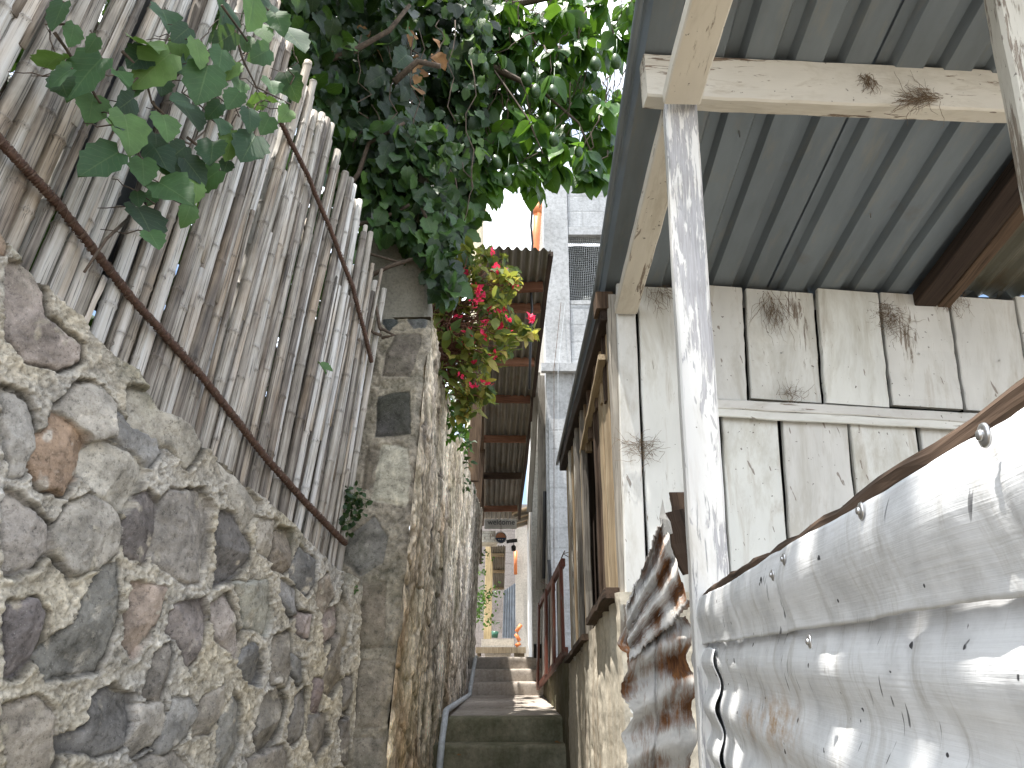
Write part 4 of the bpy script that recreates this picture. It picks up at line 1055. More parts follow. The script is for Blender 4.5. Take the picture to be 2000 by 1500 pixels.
# brick strip and orange pipe on the roof edge beyond
m = M(); a, b = P(1052, 480, 10.2), P(1062, 372, 10.2)
for k in range(22):
    z = a[2] + (b[2]-a[2])*k/22; box(m, (a[0], 10.2, z), (b[0] + .02, 10.3, z + (b[2]-a[2])/22 - .012), None, .003)
o = m.build('brick_pier', 'plaster_cream'); tag(o, 'pale brick pier beside the orange drainpipe high up by the concrete house', 'pier')
OP = thing('drainpipe', 'bright orange drainpipe standing against the pale brick pier', 'pipe', P(1046, 482, 10.0))
m = M(); tube(m, [P(1044, 700, 10.0), P(1046, 480, 10.0), P(1053, 372, 10.0)], .055, 14, .5); m.build('pipe', 'pipe_orange', OP, True)
m = M(); tube(m, [P(1049, 418, 10.0), P(1051, 398, 10.0)], .064, 14, .5); m.build('collar', 'pipe_orange', OP, True)
m = M(); tube(m, [P(1052, 403, 9.97), P(1068, 404, 10.1)], .03, 10, .5); m.build('branch_pipe', 'pipe_orange', OP, True)
# cable hanging in front
m = M(); tube(m, [P(x, y, 6.5) for x, y in ((1043,330),(1040,400),(1037,440),(1040,475),(1037,520),(1036,560),(1039,600),(1037,640),(1036,680),(1034,760))], .011, 7, .5)
o = m.build('hanging_cable', 'cable', None, True); tag(o, 'black cable hanging down past the right end of the alley roof', 'cable')
# distant cream building seen beside the leaves
m = M(); box(m, (P(915, 480, 16)[0], 16, 2), (P(938, 480, 16)[0], 18, P(940, 330, 16)[2])); box(m, (P(915,480,16)[0] - .1, 15.9, P(940, 330, 16)[2]), (P(938,480,16)[0] + .05, 18, P(940,325,16)[2]))
o = m.build('cream_building', 'plaster_cream'); tag(o, 'sunlit cream building showing beyond the hanging leaves', 'building')

# plastered house on the right of the upper alley
WH = thing('plastered_house', 'narrow white plastered house wall along the right of the upper alley', 'house', (.28, 9, 0))
hx = P(1040, 1200, 8.98)[0]
m = M(); box(m, (hx, 8.98, -.4), (xl - .02, 9.35, 3.1)); m.build('pier', 'plaster_white', WH)
m = M(); box(m, (hx + .03, 9.352, -.3), (xl - .02, 13.4, 2.9)); m.build('side_wall', 'plaster_white', WH)
m = M(); box(m, (hx + .01, 8.965, -.39), (xl - .03, 8.979, .12)); m.build('dark_base', 'dark_inside', WH)  # near-black strip across the foot of the pier
m = M(); a = P(1034, 985, 11.8); plank(m, (.0, 12.6, a[2] - .12), (.38, 12.6, a[2] + .0), 1.6, .03, (0, 1, 0), 6, .004); m.build('eaves', 'wood_tan', WH)
for k in range(3):
    m = M(); z = a[2] - .1; plank(m, (.02, 12.0 + k*.5, z - .05), (.36, 12.0 + k*.5, z + .05), .05, .05, (0, 1, 0), 4, .003); m.build('rafter', 'wood_grey', WH)
m = M(); plank(m, P(1050, 728, 8.4), P(1034, 1000, 8.6), .06, .05, (1, 0, 0), 8, .003); plank(m, P(1060, 735, 8.3), P(1056, 1150, 8.3), .09, .05, (1, 0, 0), 8, .003); m.build('light_shade_wedge', 'wood_grey', WH)  # grey planks stand in for a sunlit wall patch and its shade wedge
m = M(); tube(m, [P(1064, 960, 8.2), P(1062, 1130, 8.2)], .02, 6); o = m.build('iron_rod', 'lamp_dark'); tag(o, 'thin dark upright iron rod against the concrete house', 'rod')

# striped gate
GA = thing('striped_gate', 'rust red barred gate with pale panels leaning beside the landing', 'gate', P(1080, 1300, 6.8))
gt = lambda f: P(1100, 1098, 5.3)*(1-f) + P(1053, 1184, 8.3)*f
gb = lambda f: P(1106, 1272, 5.25)*(1-f) + P(1051, 1342, 8.25)*f
m = M(); plank(m, gt(0), gt(1), .05, .03, (0, 0, 1), 8, .003); m.build('top_rail', 'rust_red', GA)
m = M(); plank(m, gb(0), gb(1), .05, .03, (0, 0, 1), 8, .003); m.build('bottom_rail', 'rust_red', GA)
for f, wb in ((.03, .12), (.27, .2), (.56, .3), (.95, .34)):
    m = M(); plank(m, gb(f) - np.array((.012, 0, 0)), gt(f) - np.array((.012, 0, 0)), wb, .02, (0, 1, 0), 6, .003); m.build('bar', 'rust_red', GA)
for f in (.16, .46, .8):
    m = M(); plank(m, gb(f) + np.array((.012, 0, .02)), gt(f) + np.array((.012, 0, -.02)), .75, .008, (0, 1, 0), 4, .002); m.build('panel', 'gate_panel', GA)
m = M(); q = []
for k in range(40):
    f = k/39; p = P(1062, 1135, 8.2)*(1-f) + P(1102, 1080, 5.3)*f; q.append(p + np.array((0, 0, -.12*math.sin(math.pi*f))) + rv(.008))
tube(m, q, .004, 5)
for k in range(2, 39, 3): tube(m, [q[k] + rv(.02), q[k], q[k] + rv(.02)], .003, 4)
o = m.build('barbed_wire', 'wire'); tag(o, 'rusty barbed wire strung above the striped gate', 'wire')
m = M(); plank(m, P(1076, 1150, 7.0), P(1072, 1095, 7.0), .05, .03, (0, 1, 0), 4, .003); o = m.build('wire_stake', 'lamp_dark'); tag(o, 'short dark stake holding the barbed wire over the gate', 'stake')

# signs and things at the end of the alley
SG = thing('welcome_sign', 'white scalloped welcome board hanging under the alley roof', 'sign', P(978, 1023, 11.2))
a, b = P(946, 1033, 11.2), P(1009, 1015, 11.2); 
m = M(); 
xs = np.linspace(a[0], b[0], 61); zt = b[2] + .012*np.abs(np.sin(np.linspace(0, math.pi*11, 61)))
V = [(x, 11.2, a[2]) for x in xs] + [(x, 11.2, z) for x, z in zip(xs, zt)] + [(x, 11.215, a[2]) for x in xs] + [(x, 11.215, z) for x, z in zip(xs, zt)]
n = 61; m.add(V, [(i, i+1, n+i+1, n+i) for i in range(60)] + [(2*n+i+1, 2*n+i, 3*n+i, 3*n+i+1) for i in range(60)] + [(n+i, n+i+1, 3*n+i+1, 3*n+i) for i in range(60)] + [(i+1, i, 2*n+i, 2*n+i+1) for i in range(60)])
m.build('board', 'sign_board', SG)
def text(s, size, loc, mat, parent, name='lettering'):
    cu = bpy.data.curves.new(name, 'FONT'); cu.body = s; cu.size = size; cu.extrude = .002; cu.align_x = 'CENTER'; cu.offset = size*.008
    t = bpy.data.objects.new(name + '_tmp', cu); COL.objects.link(t)
    me = bpy.data.meshes.new_from_object(t.evaluated_get(bpy.context.evaluated_depsgraph_get())); bpy.data.objects.remove(t)
    o = bpy.data.objects.new(name, me); COL.objects.link(o); o.parent = parent; o.rotation_euler = (R(90), 0, 0)
    o.location = Vector(tuple(float(x) for x in loc)) - root_loc(parent); me.materials.append(MATS[mat]); return o
c = P(979, 1024.5, 11.19); text('welcome', .105, c, 'sign_letters', SG)
DS = thing('round_sign', 'small round painted sign with orange top and dark blue bottom hanging by a hook', 'sign', P(978, 1050, 11.0))
c = P(978, 1050, 11.0); rr = .075
def disc(name, mat, y, r, z_lo=-1, z_hi=1, th=.012):
    m = M(); an = [math.pi*2*k/36 for k in range(36)]; pl = [(r*math.cos(t), max(min(r*math.sin(t), z_hi*r), z_lo*r)) for t in an]
    V = [(c[0]+x, c[1]+y, c[2]+z) for x, z in pl] + [(c[0]+x, c[1]+y+th, c[2]+z) for x, z in pl]
    m.add(V, [tuple(range(36)), tuple(range(71, 35, -1))] + [(i, i+36, (i+1) % 36 + 36, (i+1) % 36) for i in range(36)]); return m.build(name, mat, DS)
disc('plate', 'disc_orange', 0, rr*.95); disc('lower_field', 'disc_blue', -.004, rr*.93, -1, -.02, .003)
m = M(); tube(m, [(c[0] + rr*math.cos(t), c[1] - .002, c[2] + rr*math.sin(t)) for t in np.linspace(0, 6.283, 40)], .008, 6); m.build('rim', 'steel', DS, True)
m = M()
for k in (-1, 0, 1): blob(m, (c[0] + k*.026, c[1] - .006, c[2] - .028), (.007, .007, .003), None, 8, 4, (0, 1, 0))
m.build('dots', 'sign_board', DS)
m = M(); tube(m, [(c[0], c[1], c[2] + rr), (c[0] + .004, c[1], c[2] + rr + .07), (c[0] - .003, c[1], c[2] + .24)], .004, 5); m.build('hook', 'wire', DS)
LA = thing('wall_lamp', 'small dark lantern hanging under the eaves right of the round sign', 'lamp', P(1003, 1070, 11.4))
m = M(); c2 = P(1003, 1072, 11.4); tube(m, [c2 + (0, 0, .05), c2 + (0, 0, .03), c2 - (0, 0, .03), c2 - (0, 0, .035)], [.02, .038, .03, .012], 8); m.build('lantern', 'lamp_dark', LA)
m = M(); tube(m, [c2 + (.0, 0, .05), c2 + (.0, 0, .09), c2 + (-.07, 0, .10)], .006, 5); plank(m, c2 + (-.10, 0, .10), c2 + (.05, 0, .115), .05, .03, (0, 0, 1), 3, .003); m.build('bracket', 'lamp_dark', LA)
# fascia box at left
m = M(); a, b = P(930, 1059, 12.0), P(968, 1036, 12.0)
for k in range(4): box(m, (a[0] - .4, 12.0 + .006*k, a[2] + k*(b[2]-a[2])/4), (b[0] + .02*(k == 0), 12.5, a[2] + (k+1)*(b[2]-a[2])/4 - .004))
o = m.build('white_fascia', 'paint_old'); tag(o, 'white boarded fascia above the yellow post at the end of the alley', 'fascia')
# yellow post
m = M(); plank(m, P(952, 1250, 13.6), P(956, 1058, 13.6), .125, .1, (1, 0, 0), 12, .003, .006); o = m.build('yellow_post', 'wood_yellow'); tag(o, 'ochre yellow timber post standing at the head of the steps', 'post')
# far wall, awning and tin door
m = M(); box(m, (P(900, 1100, 15)[0], 15, -.2), (P(1060, 1100, 15)[0], 15.3, P(1000, 985, 15)[2])); o = m.build('block_house', 'block_wall'); tag(o, 'grey concrete block house closing the far end of the alley', 'house')
AW = thing('small_awning', 'small corrugated awning with cross rafters right of the yellow post', 'awning', P(973, 1110, 14))
m = M(); ribbed(m, P(958, 1066, 12.9), P(988, 1066, 12.9), P(964, 1150, 14.8), P(985, 1150, 14.8), SINE(.012, 8), .04, (0, 0, 1), 0, 6); m.build('roof_sheet', 'roof_zinc', AW, True)
for py, Y in ((1084, 13.2), (1116, 13.9), (1149, 14.75)):
    m = M(); a, b = P(961, py, Y), P(985, py, Y); plank(m, a, b, .05, .05, (0, 0, 1), 4, .003); m.build('rafter', 'wood_tan', AW)
m = M(); bl, br, tl, tr = P(981, 1246, 14.4), P(1007, 1246, 14.4), P(984, 1154, 14.4), P(1007, 1138, 14.4)
ribbed(m, bl, br, tl, tr, SINE(.008, 6), .045, (0, -1, 0), 0, 6); o = m.build('tin_door', 'tin_blue', None, True); tag(o, 'blue grey corrugated tin door at the far end of the alley', 'door')
m = M(); box(m, (P(1007, 1100, 13.8)[0], 13.8, -.2), (P(1026, 1100, 13.8)[0] + .1, 14.2, P(1015, 1030, 13.8)[2])); o = m.build('plaster_pier', 'concrete_side'); tag(o, 'pale plastered pier right of the blue tin door', 'pier')
m = M(); tube(m, [P(1007, 1122, 13.7), P(1007, 1076, 13.7)], .03, 10); o = m.build('orange_pipe', 'pipe_orange', None, True); tag(o, 'short upright orange pipe fixed left of the plastered pier', 'pipe')
OE = thing('pipe_bend', 'orange drain pipe elbows lying at the foot of the plastered pier', 'pipe', P(1012, 1262, 12.2))
for q in ([(1018,1220),(1008,1234)], [(1007,1238),(1015,1252)], [(1016,1256),(1007,1262)]):
    m = M(); tube(m, [P(x, y, 13.0) for x, y in q], .03, 10); m.build('pipe_section', 'pipe_orange', OE, True)
m = M(); tube(m, [P(966, 1246, 13.9), P(967, 1233, 13.9)], [.05, .06], 12); o = m.build('bucket', 'bucket_green', None, True); tag(o, 'small green bucket behind the yellow post', 'bucket')
# timber steps at the end
m = M(); a, b = P(929, 1276, 12.4), P(1027, 1264, 12.4); box(m, (a[0], 12.4, a[2]), (b[0], 12.85, b[2])); box(m, (a[0] + .02, 12.45, -.03), (P(938, 1270, 12.4)[0], 12.8, a[2])); box(m, (P(1004, 1270, 12.4)[0], 12.45, -.03), (b[0] - .02, 12.8, a[2]))
o = m.build('wooden_step', 'wood_tan'); tag(o, 'sunlit plank step on two blocks at the head of the stairs', 'step')
m = M(); a, b = P(940, 1264, 12.9), P(1004, 1248, 12.9); box(m, (a[0], 12.9, a[2]), (b[0], 13.4, b[2])); box(m, (a[0] + .05, 12.92, -.03), (b[0] - .05, 13.3, a[2])); o = m.build('stone_step', 'concrete_side'); tag(o, 'short pale block step behind the plank step', 'step')
# leaf litter on the steps
LITG = 'dead leaves on the steps'
for i, (x, y, Y, sz, lb) in enumerate(((1082,1449,5.55,.05,'curled dead leaf at the right of the lower visible step'), (892,1474,5.385,.03,'small pale dead leaf stuck on the lowest visible riser'), (866,1391,5.9,.035,'yellow dead leaf beside the conduit pipe on the landing'), (1008,1380,6.9,.04,'small dead leaf in the middle of the landing'))):
    m = M(); leaf(m, P(x, y, Y), rv() * (1, 1, .2), (0, -.3, 1), sz, 'oval'); o = m.build('dead_leaf', 'leaf_dry'); tag(o, lb, 'leaf', LITG)
# ================= PLANTS =================
def shoot(m, p0, p1, r, n=8, sag=0.0, wob=.02):
    p0, p1 = np.asarray(p0, float), np.asarray(p1, float); q = []
    for k in range(n+1):
        f = k/n; q.append(p0*(1-f) + p1*f + np.array((0, 0, sag*math.sin(math.pi*f))) + (rv(wob) if 0 < k < n else 0))
    tube(m, q, [r*(1 - .55*k/n) for k in range(n+1)], 6); return q
# creeper on the front of the fence
VF = thing('fence_creeper', 'broad leaved creeper sprawling over the front of the bamboo fence', 'climbing plant', PW(330, 400, .05))
LF = [(320,90,150),(400,200,110),(300,320,190),(460,430,265),(350,480,150),(510,600,180),(550,910,230),(830,240,200),(850,370,240),(730,470,150),(930,100,170),(1010,190,130),(1110,300,150),(1130,470,240),(1230,340,150),(1290,380,120),(1370,250,110),(1460,300,140),(1250,220,140),(1065,650,200),(930,690,170),(720,740,230),(690,590,150),(800,960,160),(900,880,200),(980,860,140),(980,1070,240),(1090,960,160),(1140,1000,180),(1180,850,180),(1290,800,160),(1390,820,220),(1300,560,130),(1400,660,130),(1430,570,100),(1520,480,130),(1620,470,160),(1590,640,110),(1650,220,190),(820,1250,250),(1050,1200,130),(770,1110,90),(840,1110,80),(860,1340,140),(1480,700,130),(900,480,130),(1400,80,190),(1250,90,210),(1500,60,150),(1560,130,140),(1470,180,130),(1330,480,120),(1010,560,130),(960,950,170),(1230,700,140),(1190,620,110),(770,330,160),(980,380,130),(1050,380,140),(1540,560,120),(640,700,110),(870,780,150),(1000,270,130),(330,430,140),(510,250,90),(690,430,120),(1100,1060,120),(1260,930,90)]
m = M(); ms = M()
for x, y, sz in LF:
    off = random.uniform(.06, .24)
    c = PW(x/2.857, y/2.857, off); d = np.array((random.gauss(.1, .5), random.gauss(-.25, .3), random.gauss(-.85, .35)))
    size = sz/2.857/F*np.linalg.norm(c)*1.02
    nn = WN*.7 + np.array((0, -.55, .35)) + rv(.34); d = nrm(d)
    leaf(m, c - d*size*.5, d, nn, size, 'vine')
    b = c - d*size*.5
    shoot(ms, b, b + np.array((random.gauss(0, .03), .02, random.uniform(.02, .07))) - WN*off*.6, .0022, 4, 0, .004)
for i in range(0, len(LF)-3, 3):
    a = PW(LF[i][0]/2.857, LF[i][1]/2.857, .09); b = PW(LF[i+2][0]/2.857, LF[i+2][1]/2.857, .07)
    if np.linalg.norm(a-b) < .6: shoot(ms, a, b, .003, 9, .03, .012)
for q in ([(245,105),(275,145),(300,200),(330,240)], [(300,200),(330,265),(370,275),(400,250)], [(370,275),(420,320)], [(110,60),(135,105),(190,190),(240,260),(300,370)], [(460,60),(470,120),(500,170),(560,200)], [(430,15),(485,75)], [(250,430),(200,470),(170,520)]):
    tube(ms, [PW(x, y, .10) + rv(.008) for x, y in q], [.0048, .004, .0033, .0026, .002][:len(q)], 6)
m.build('foliage', 'leaf_front', VF, True); ms.build('stem', 'bark', VF, True)

# mass of creeper over the wall and the pillar
VM = thing('hanging_creeper', 'dark mass of creeper hanging over the pillar behind the fence', 'climbing plant', (-.8, 4.2, 1.7))
PM = [(400,-60),(960,-60),(955,120),(940,300),(935,420),(912,470),(900,540),(868,590),(850,570),(805,490),(740,460),(715,440),(690,400),(650,280),(600,190),(540,120),(470,40)]
PM2 = [(720,235),(880,240),(885,430),(888,480),(902,560),(870,600),(845,560),(805,490),(735,455),(705,400)]
m = M(); ms = M()
def hang(px, py, Y, size, rnd=None, mm=None, kind='vine'):
    c = P(px, py, Y); d = nrm((random.gauss(.12, .42), random.gauss(-.15, .35), random.gauss(-.9, .3)))
    leaf(mm or m, c, d, np.array((.35, -.7, .45)) + rv(.45), size, kind, rnd)
for k in range(3700):
    x, y = sample(PM); Y = (random.uniform(3.75, 5.3) if x < 800 else random.uniform(4.5, 5.4)) if x > 640 else random.uniform(3.5, 4.9)
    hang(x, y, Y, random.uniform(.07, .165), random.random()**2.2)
for k in range(620):
    x, y = sample(PM2); hang(x, y, random.uniform(3.62, 3.9), random.uniform(.05, .115), random.random())
for k in range(300):     # sun on its right edge put into lighter leaf colours
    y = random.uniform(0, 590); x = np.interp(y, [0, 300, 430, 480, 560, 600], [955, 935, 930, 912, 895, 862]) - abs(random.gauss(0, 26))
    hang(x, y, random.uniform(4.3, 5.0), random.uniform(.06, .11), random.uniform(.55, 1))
for k in range(26):      # strands dropping through the curtain
    x, y = random.uniform(640, 925), random.uniform(-20, 330); Y = random.uniform(3.7, 4.3); L = random.uniform(60, 260)
    q = [P(x + 8*math.sin(t*1.2 + k) + t*random.uniform(-3, 4), y + L*t/7, Y) for t in range(8)]; tube(ms, q, .0035, 5)
for q, r in (([(600,130),(690,100),(760,60),(800,10)], .02), ([(690,440),(740,430),(800,400)], .012), ([(712,545),(760,520),(845,495)], .013), ([(700,490),(745,502),(790,515)], .008), ([(670,380),(700,340),(720,280),(790,240)], .015), ([(770,160),(815,120),(860,130)], .02), ([(790,330),(830,420),(850,470)], .01)):
    tube(ms, [P(x, y, 3.68) for x, y in q], [r, r*.9, r*.75, r*.6][:len(q)], 7)
for q, r in (([(700,575),(735,600),(742,640),(745,645)], .01), ([(705,625),(730,650),(745,655)], .008), ([(742,640),(770,655),(745,660)], .008)):
    tube(ms, [P(x, y, 3.55) for x, y in q], r, 6)
m.build('foliage', 'leaf_vine', VM, True); ms.build('stem', 'bark', VM, True)
md = M()
for k in range(700):
    x, y = sample(PM); hang(x, y, random.uniform(5.2, 5.9), random.uniform(.12, .2), random.random()*.4)
for k in range(24):
    x, y = sample([(700,40),(860,60),(850,190),(720,160)]); hang(x, y, random.uniform(3.8, 4.6), random.uniform(.06, .12), None, md)
for k in range(6): hang(random.uniform(585,640), random.uniform(100,150), 3.9, random.uniform(.06, .1), None, md)
md.build('dead_leaves', 'leaf_dry', VM, True)

# greenery standing behind the fence, seen through its gaps
BB = thing('garden_shrub', 'leafy garden shrub behind the bamboo fence', 'shrub', (-2.2, 3.0, .3))
m = M(); ms = M()
for k in range(3600):
    s_ = random.uniform(.9, 4.35); z = random.uniform(.4, 3.3); p = fpos(s_, z, random.uniform(-1.1, -.28))
    leaf(m, p, nrm(rv() + (0, 0, -.6)), WN + rv(.5), random.uniform(.07, .13), 'vine', random.random())
for k in range(10): shoot(ms, fpos(2 + k*.2, .3, -.6), fpos(2 + k*.2 + random.uniform(-.2, .2), 2.8, -.6 + random.uniform(-.2, .2)), .014, 8, 0, .03)
m.build('foliage', 'leaf_vine', BB, True); ms.build('stem', 'bark', BB, True)

# avocado tree
AV = thing('avocado_tree', 'avocado tree with hanging fruit reaching over the alley', 'tree', (-2.3, 6.2, .2))
m = M(); mb = M()
tube(mb, [(-2.3, 6.2, .1), (-2.25, 6.1, 1.6), (-2.1, 5.9, 2.8), (-1.7, 5.6, 3.7), (-1.2, 5.3, 4.3)], [.15, .13, .11, .08, .055], 10, None, None, .06)
limb = [[(-1.2,5.3,4.3), P(900, -60, 5.1), P(1000, 10, 5.0), P(1050, 90, 4.9)], [(-1.7,5.6,3.7), P(880, 60, 4.9), P(960, 130, 4.7), P(1030, 230, 4.6), P(1060, 300, 4.5)], [P(1000, 10, 5.0), P(1110, -10, 5.2), P(1190, 40, 5.3), P(1215, 120, 5.3)], [P(960, 130, 4.7), P(1060, 180, 4.8), P(1130, 240, 4.8), P(1160, 310, 4.8)], [(-1.2,5.3,4.3), P(700, -250, 4.2), P(760, -420, 3.4), (-.2, 2.2, 4.2), (-.4, .3, 4.3)], [(-1.7,5.6,3.7), (-2.4, 4.8, 4.2), (-2.2, 3.0, 4.4), (-1.4, 1.2, 4.3)]]
for l in limb: tube(mb, l, [.03, .013, .008, .006, .005][:len(l)], 7, None, None, .05)
ov = thing('avocado_fruit', '', '', (0, 0, 0)); bpy.data.objects.remove(ov)
PA = [(925,-60),(1290,-60),(1262,60),(1245,150),(1222,270),(1196,300),(1190,390),(1160,395),(1120,360),(1050,375),(1000,385),(955,385),(935,330),(915,200)]
def clus(x, y, Y, n=6, size=(.13, .21), rlo=0.0, rhi=.93, mm=None):
    c = P(x, y, Y); up = c + np.array((random.gauss(0, .05), random.gauss(0, .05), random.uniform(.08, .22)))
    shoot(mb, up + rv(.08) + (0, 0, .1), c, .005, 5, 0, .012)
    for k in range(n):
        a = random.uniform(0, 6.283); d = nrm((math.cos(a)*.75, math.sin(a)*.75, random.gauss(-1.0, .45)))
        leaf(mm or m, c + d*.02, d, np.array((0, -.35, .8)) + rv(.35), random.uniform(*size), 'lance' if random.random() < .3 else 'oval', random.uniform(rlo, rhi))
for k in range(205):
    x, y = sample(PA)
    if x > 1100 and random.random() < .55: continue
    clus(x, y - 14, random.uniform(4.7, 5.7), random.randint(5, 8), (.15, .25))
for x, y in ((975,340),(1010,330),(1060,330),(1100,300),(1140,300),(1165,260),(1150,340),(1040,250),(1110,210),(1180,210),(1000,250),(950,300),(1080,130),(1000,100),(1130,80),(1230,90),(1240,30),(1100,30)):
    clus(x, y - 10, random.uniform(4.6, 5.0), 6, (.15, .24))
for x, y in ((1180,170),(1195,190),(1205,215),(1180,235),(1212,170),(1195,250)): clus(x, y, 5.6, 5, (.1, .16), .8, 1.0)
# unseen crown leaves above the view, added to dapple the tin fence
for k in range(660):
    p = np.array((random.uniform(-2.6, .15), random.uniform(-.6, 6.0), random.uniform(3.6, 4.9)))
    if p[2]/p[1] < .99 and p[0] > -1.2: continue
    if p[0] > .2 and random.random() < .5: continue
    if p[1] > 1.75 and p[0] > -1.7: continue
    if p[0] < -1.2 and random.random() < .45: continue
    for q in range(5):
        d = nrm(rv() + (0, 0, -.7)); leaf(m, p + rv(.12), d, np.array((0, -.2, .9)) + rv(.4), random.uniform(.14, .22), 'oval', random.uniform(0, .93))
for k in range(330):  # unseen leaf layer added to keep the sun off the hanging creeper
    y = random.uniform(3.1, 5.6); p = np.array((random.uniform(-2.2, -.72), y, y*1.04 + random.uniform(.2, 1.0)))
    for q in range(5):
        leaf(m, p + rv(.12), nrm(rv() + (0, 0, -.7)), np.array((0, -.2, .9)) + rv(.4), random.uniform(.14, .22), 'oval', random.uniform(0, .93))
m.build('crown', 'leaf_avocado', AV, True); mb.build('trunk', 'bark', AV, True)
for x, y, s_ in ((930,100,1),(946,132,1),(1028,155,1.05),(1046,178,1),(1163,124,1.1),(1203,120,1.05),(1080,178,.95),(1072,232,.95),(1082,272,1),(990,350,.9),(970,316,1),(1130,296,.8),(933,60,.8)):
    f = M(); c = P(x, y, 4.5); blob(f, c, (.041*s_, .041*s_, .055*s_), None, 14, 10, (random.gauss(0, .1), random.gauss(0, .1), 1), .25); tube(f, [c + (0, 0, .045*s_), c + (.01, 0, .11), c + (.015, .01, .2)], .0035, 5)
    f.build('avocado', 'avocado_skin', AV, True)

# flowering shrub on top of the alley wall
FS = thing('flowering_shrub', 'red flowered shrub with yellowing leaves growing from the top of the alley wall', 'shrub', P(850, 690, 4.4))
m = M(); ms = M(); heads = []
FP = [(870,470),(935,480),(985,500),(1005,560),(1000,600),(1035,620),(1040,650),(990,690),(960,730),(955,790),(925,820),(890,830),(870,770),(850,700),(840,620),(850,560)]
for k in range(150):
    x, y = sample(FP); Y = random.uniform(4.3, 4.85); c = P(x, y, Y)
    r0 = P(848 + random.uniform(-8, 12), random.uniform(610, 735), 4.5); shoot(ms, r0, c, .0055, 8, random.uniform(-.03, .06), .014)
    for q in range(random.randint(5, 9)):
        d = nrm(rv() + (.2, -.2, -.35)); leaf(m, c + rv(.02), d, (0, -.4, .8) + rv(.4), random.uniform(.05, .10), 'oval', random.random())
for x, y, n in ((1018,640,12),(1030,655,8),(960,560,10),(975,575,8),(930,520,9),(955,500,7),(985,545,6),(945,495,8),(925,700,8),(940,770,7),(905,780,9),(895,660,7),(900,730,8)):
    for q in range(n):
        d = nrm(rv() + (.1, -.2, -.5)); leaf(m, P(x, y, 4.45) + rv(.022), d, (0, -.5, .7) + rv(.4), random.uniform(.05, .095), 'oval', random.uniform(.3, 1))
for k in range(90):
    a = P(845 + random.uniform(-10, 15), random.uniform(590, 750), 4.5); shoot(ms, a, a + np.array((random.uniform(.06, .3), random.uniform(-.15, .1), random.uniform(-.08, .12))), .0042, 5, .01, .01)
m.build('foliage', 'leaf_flower', FS, True); ms.build('stem', 'stem_red', FS, True)
for x, y in ((460,205),(290,330),(355,415),(545,330),(590,395),(380,470),(365,505),(445,565),(515,565),(235,600),(548,605),(690,610),(495,680),(545,700),(305,700),(465,840),(260,775),(330,1035),(420,1015),(310,780),(250,975),(560,360),(360,440),(700,628),(405,640),(480,300),(330,520),(600,430),(400,720),(200,690),(340,870)):
    f = M(); c = P(820 + x/3.1925, 430 + y/3.1925, random.uniform(4.28, 4.42))
    for q in range(random.randint(5, 8)):
        d = nrm(rv() + (.0, -.5, .1)); leaf(f, c + rv(.009), d, rv(), random.uniform(.024, .038), 'oval')
    f.build('flower', 'petal', FS)
# small green plants
def tuft(name, label, spots, Yf, n, size, mat='leaf_vine', kind='vine', rlo=.3, rhi=1, cat='plant', spread=.02):
    o = thing(name, label, cat, Yf(*spots[0])); m = M(); ms = M()
    for x, y in spots:
        c = Yf(x, y)
        for k in range(n):
            d = nrm(rv() + (.15, -.3, -.2)); q = c + rv(spread); leaf(m, q, d, (.3, -.6, .5) + rv(.4), random.uniform(*size), kind, random.uniform(rlo, rhi))
            if k % 3 == 0: shoot(ms, c + rv(.01), q, .0016, 3, 0, .004)
    m.build('foliage', mat, o, True); ms.build('stem', 'stem_green', o, True); return o
tuft('creeping_fig', 'small round leaved creeper at the foot of the bamboo against the pillar', [(690,965),(685,985),(695,1005),(680,1020),(700,975)], lambda x, y: P(x, y, 3.40), 14, (.02, .032), 'leaf_vine', 'vine', .1, .7)
tuft('wall_fern', 'light green fern tuft on the wall top under the flowering shrub', [(868,790),(878,812),(885,835),(880,855),(895,800),(900,845),(905,870),(872,830)], lambda x, y: P(x, y, 5.0), 10, (.04, .08), 'leaf_avocado', 'lance', .6, .95)
tuft('wall_weed', 'tiny green weed in the mortar at the top right of the rubble wall', [(683,1145),(680,1155)], lambda x, y: P(x, y, 3.36), 7, (.015, .028), 'leaf_front', 'vine', .5, 1)
tuft('fence_leaf', 'single green creeper leaf between the canes at mid fence', [(628,712)], lambda x, y: PW(x, y, .02), 2, (.05, .065), 'leaf_front', 'vine', .8, 1)
tuft('alley_shrub', 'bright green bush beside the yellow post at the end of the alley', [(940,1140),(945,1160),(938,1180),(950,1170),(942,1200),(955,1185),(935,1160),(948,1215),(958,1165),(938,1120),(944,1090)], lambda x, y: P(x, y, 11.4) + rv(.06)*(1, 1, 1.6), 34, (.03, .055), 'leaf_avocado', 'oval', .4, .95, 'bush', .06)
tuft('hanging_fern', 'thin green trailing plant on the alley wall below the roof posts', [(905,890),(912,905),(908,930),(915,870),(910,950)], lambda x, y: P(x, y, 6.6), 8, (.04, .07), 'leaf_vine', 'lance', .4, .9)

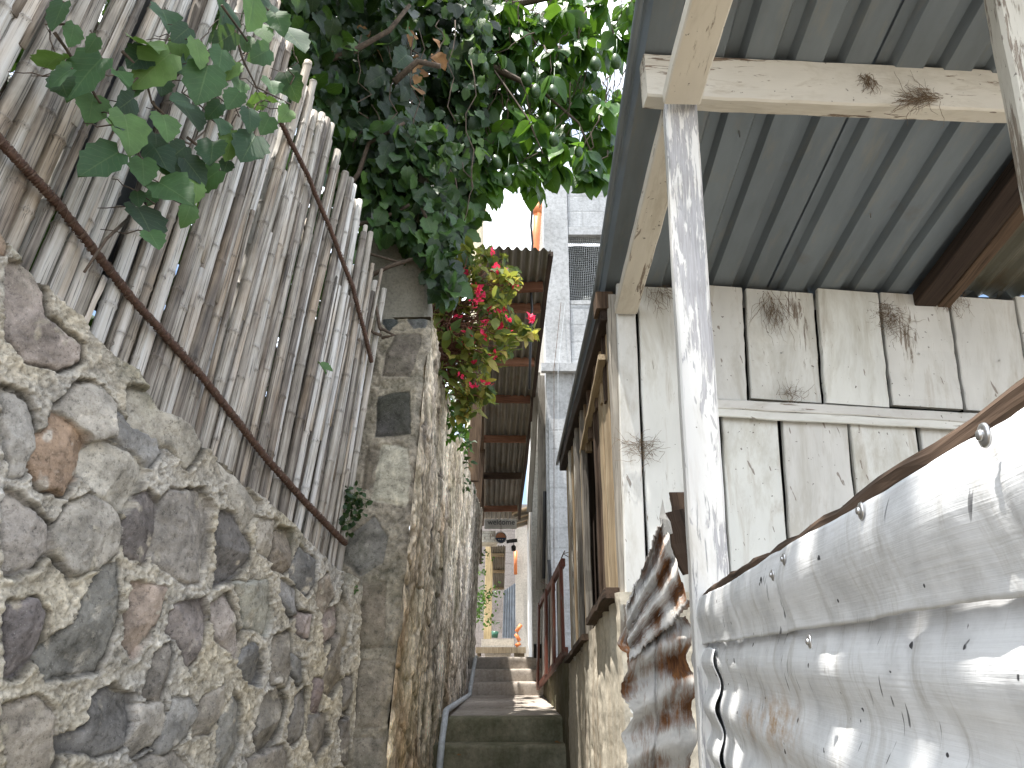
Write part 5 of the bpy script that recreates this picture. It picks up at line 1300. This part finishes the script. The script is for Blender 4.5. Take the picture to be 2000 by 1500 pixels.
# shrub behind the alley wall, added to shade the landing and fill a gap
WS = thing('wall_shrub', 'dark leafy shrub behind the alley wall beyond the red flowers, added to shade the landing', 'shrub', (-.9, 6.8, .3))
m = M(); ms = M()
for k in range(1100):
    y = random.uniform(4.9, 9.2); p = np.array((random.uniform(-1.5, -.46), y, random.uniform(1.6, 2.75 + .12*(9 - y))))
    leaf(m, p, nrm(rv() + (.2, 0, -.5)), (.4, -.5, .5) + rv(.5), random.uniform(.07, .14), random.choice(('vine', 'oval')), random.random())
for k in range(9): shoot(ms, (-.9 + random.uniform(-.2, .2), 5.2 + k*.45, .3), (-.8 + random.uniform(-.3, .3), 5.2 + k*.45, 2.7), .016, 7, 0, .04)
m.build('foliage', 'leaf_vine', WS, True); ms.build('stem', 'bark', WS, True)

# ================= SKY, SUN, CAMERA =================
SUN = nrm((-.20, -.10, .97))
W = bpy.data.worlds.new('World'); SC.world = W; W.use_nodes = True; nt = W.node_tree
bg = nt.nodes['Background']
sky = nt.nodes.new('ShaderNodeTexSky'); sky.sky_type = 'NISHITA'; sky.sun_disc = False
sky.sun_elevation = math.asin(SUN[2]); sky.sun_rotation = math.atan2(SUN[0], SUN[1])
g = nd(nt, 'TexCoord').outputs['Generated']
cl = ramp(nt, noise(nt, scalev(nt, g, (1, 1, 1.6)), 2.6, 7, .6, .4), [(.42, 0.0), (.57, 1.0)])
col = mix(nt, cl, sky.outputs[0], (12.6, 13.0, 13.5))
nt.links.new(col, bg.inputs[0]); bg.inputs[1].default_value = .12
L = bpy.data.lights.new('sun', 'SUN'); L.energy = 5.0; L.angle = R(.53); L.color = (1, .955, .89)
so = bpy.data.objects.new('sun', L); COL.objects.link(so); so.rotation_euler = Vector(SUN).to_track_quat('Z', 'Y').to_euler(); so.location = (0, 0, 12)
cam = bpy.data.cameras.new('camera'); cam.sensor_width = 36; cam.lens = F/2000*36; cam.clip_start = .02; cam.clip_end = 1000
co = bpy.data.objects.new('camera', cam); COL.objects.link(co); co.rotation_euler = (R(90) + PITCH, 0, 0); SC.camera = co
SC.view_settings.view_transform = 'Standard'; SC.view_settings.look = 'None'; SC.view_settings.exposure = 1.22; SC.view_settings.gamma = 1
SC.cycles.max_bounces = 8; SC.cycles.diffuse_bounces = 2; SC.cycles.transmission_bounces = 6
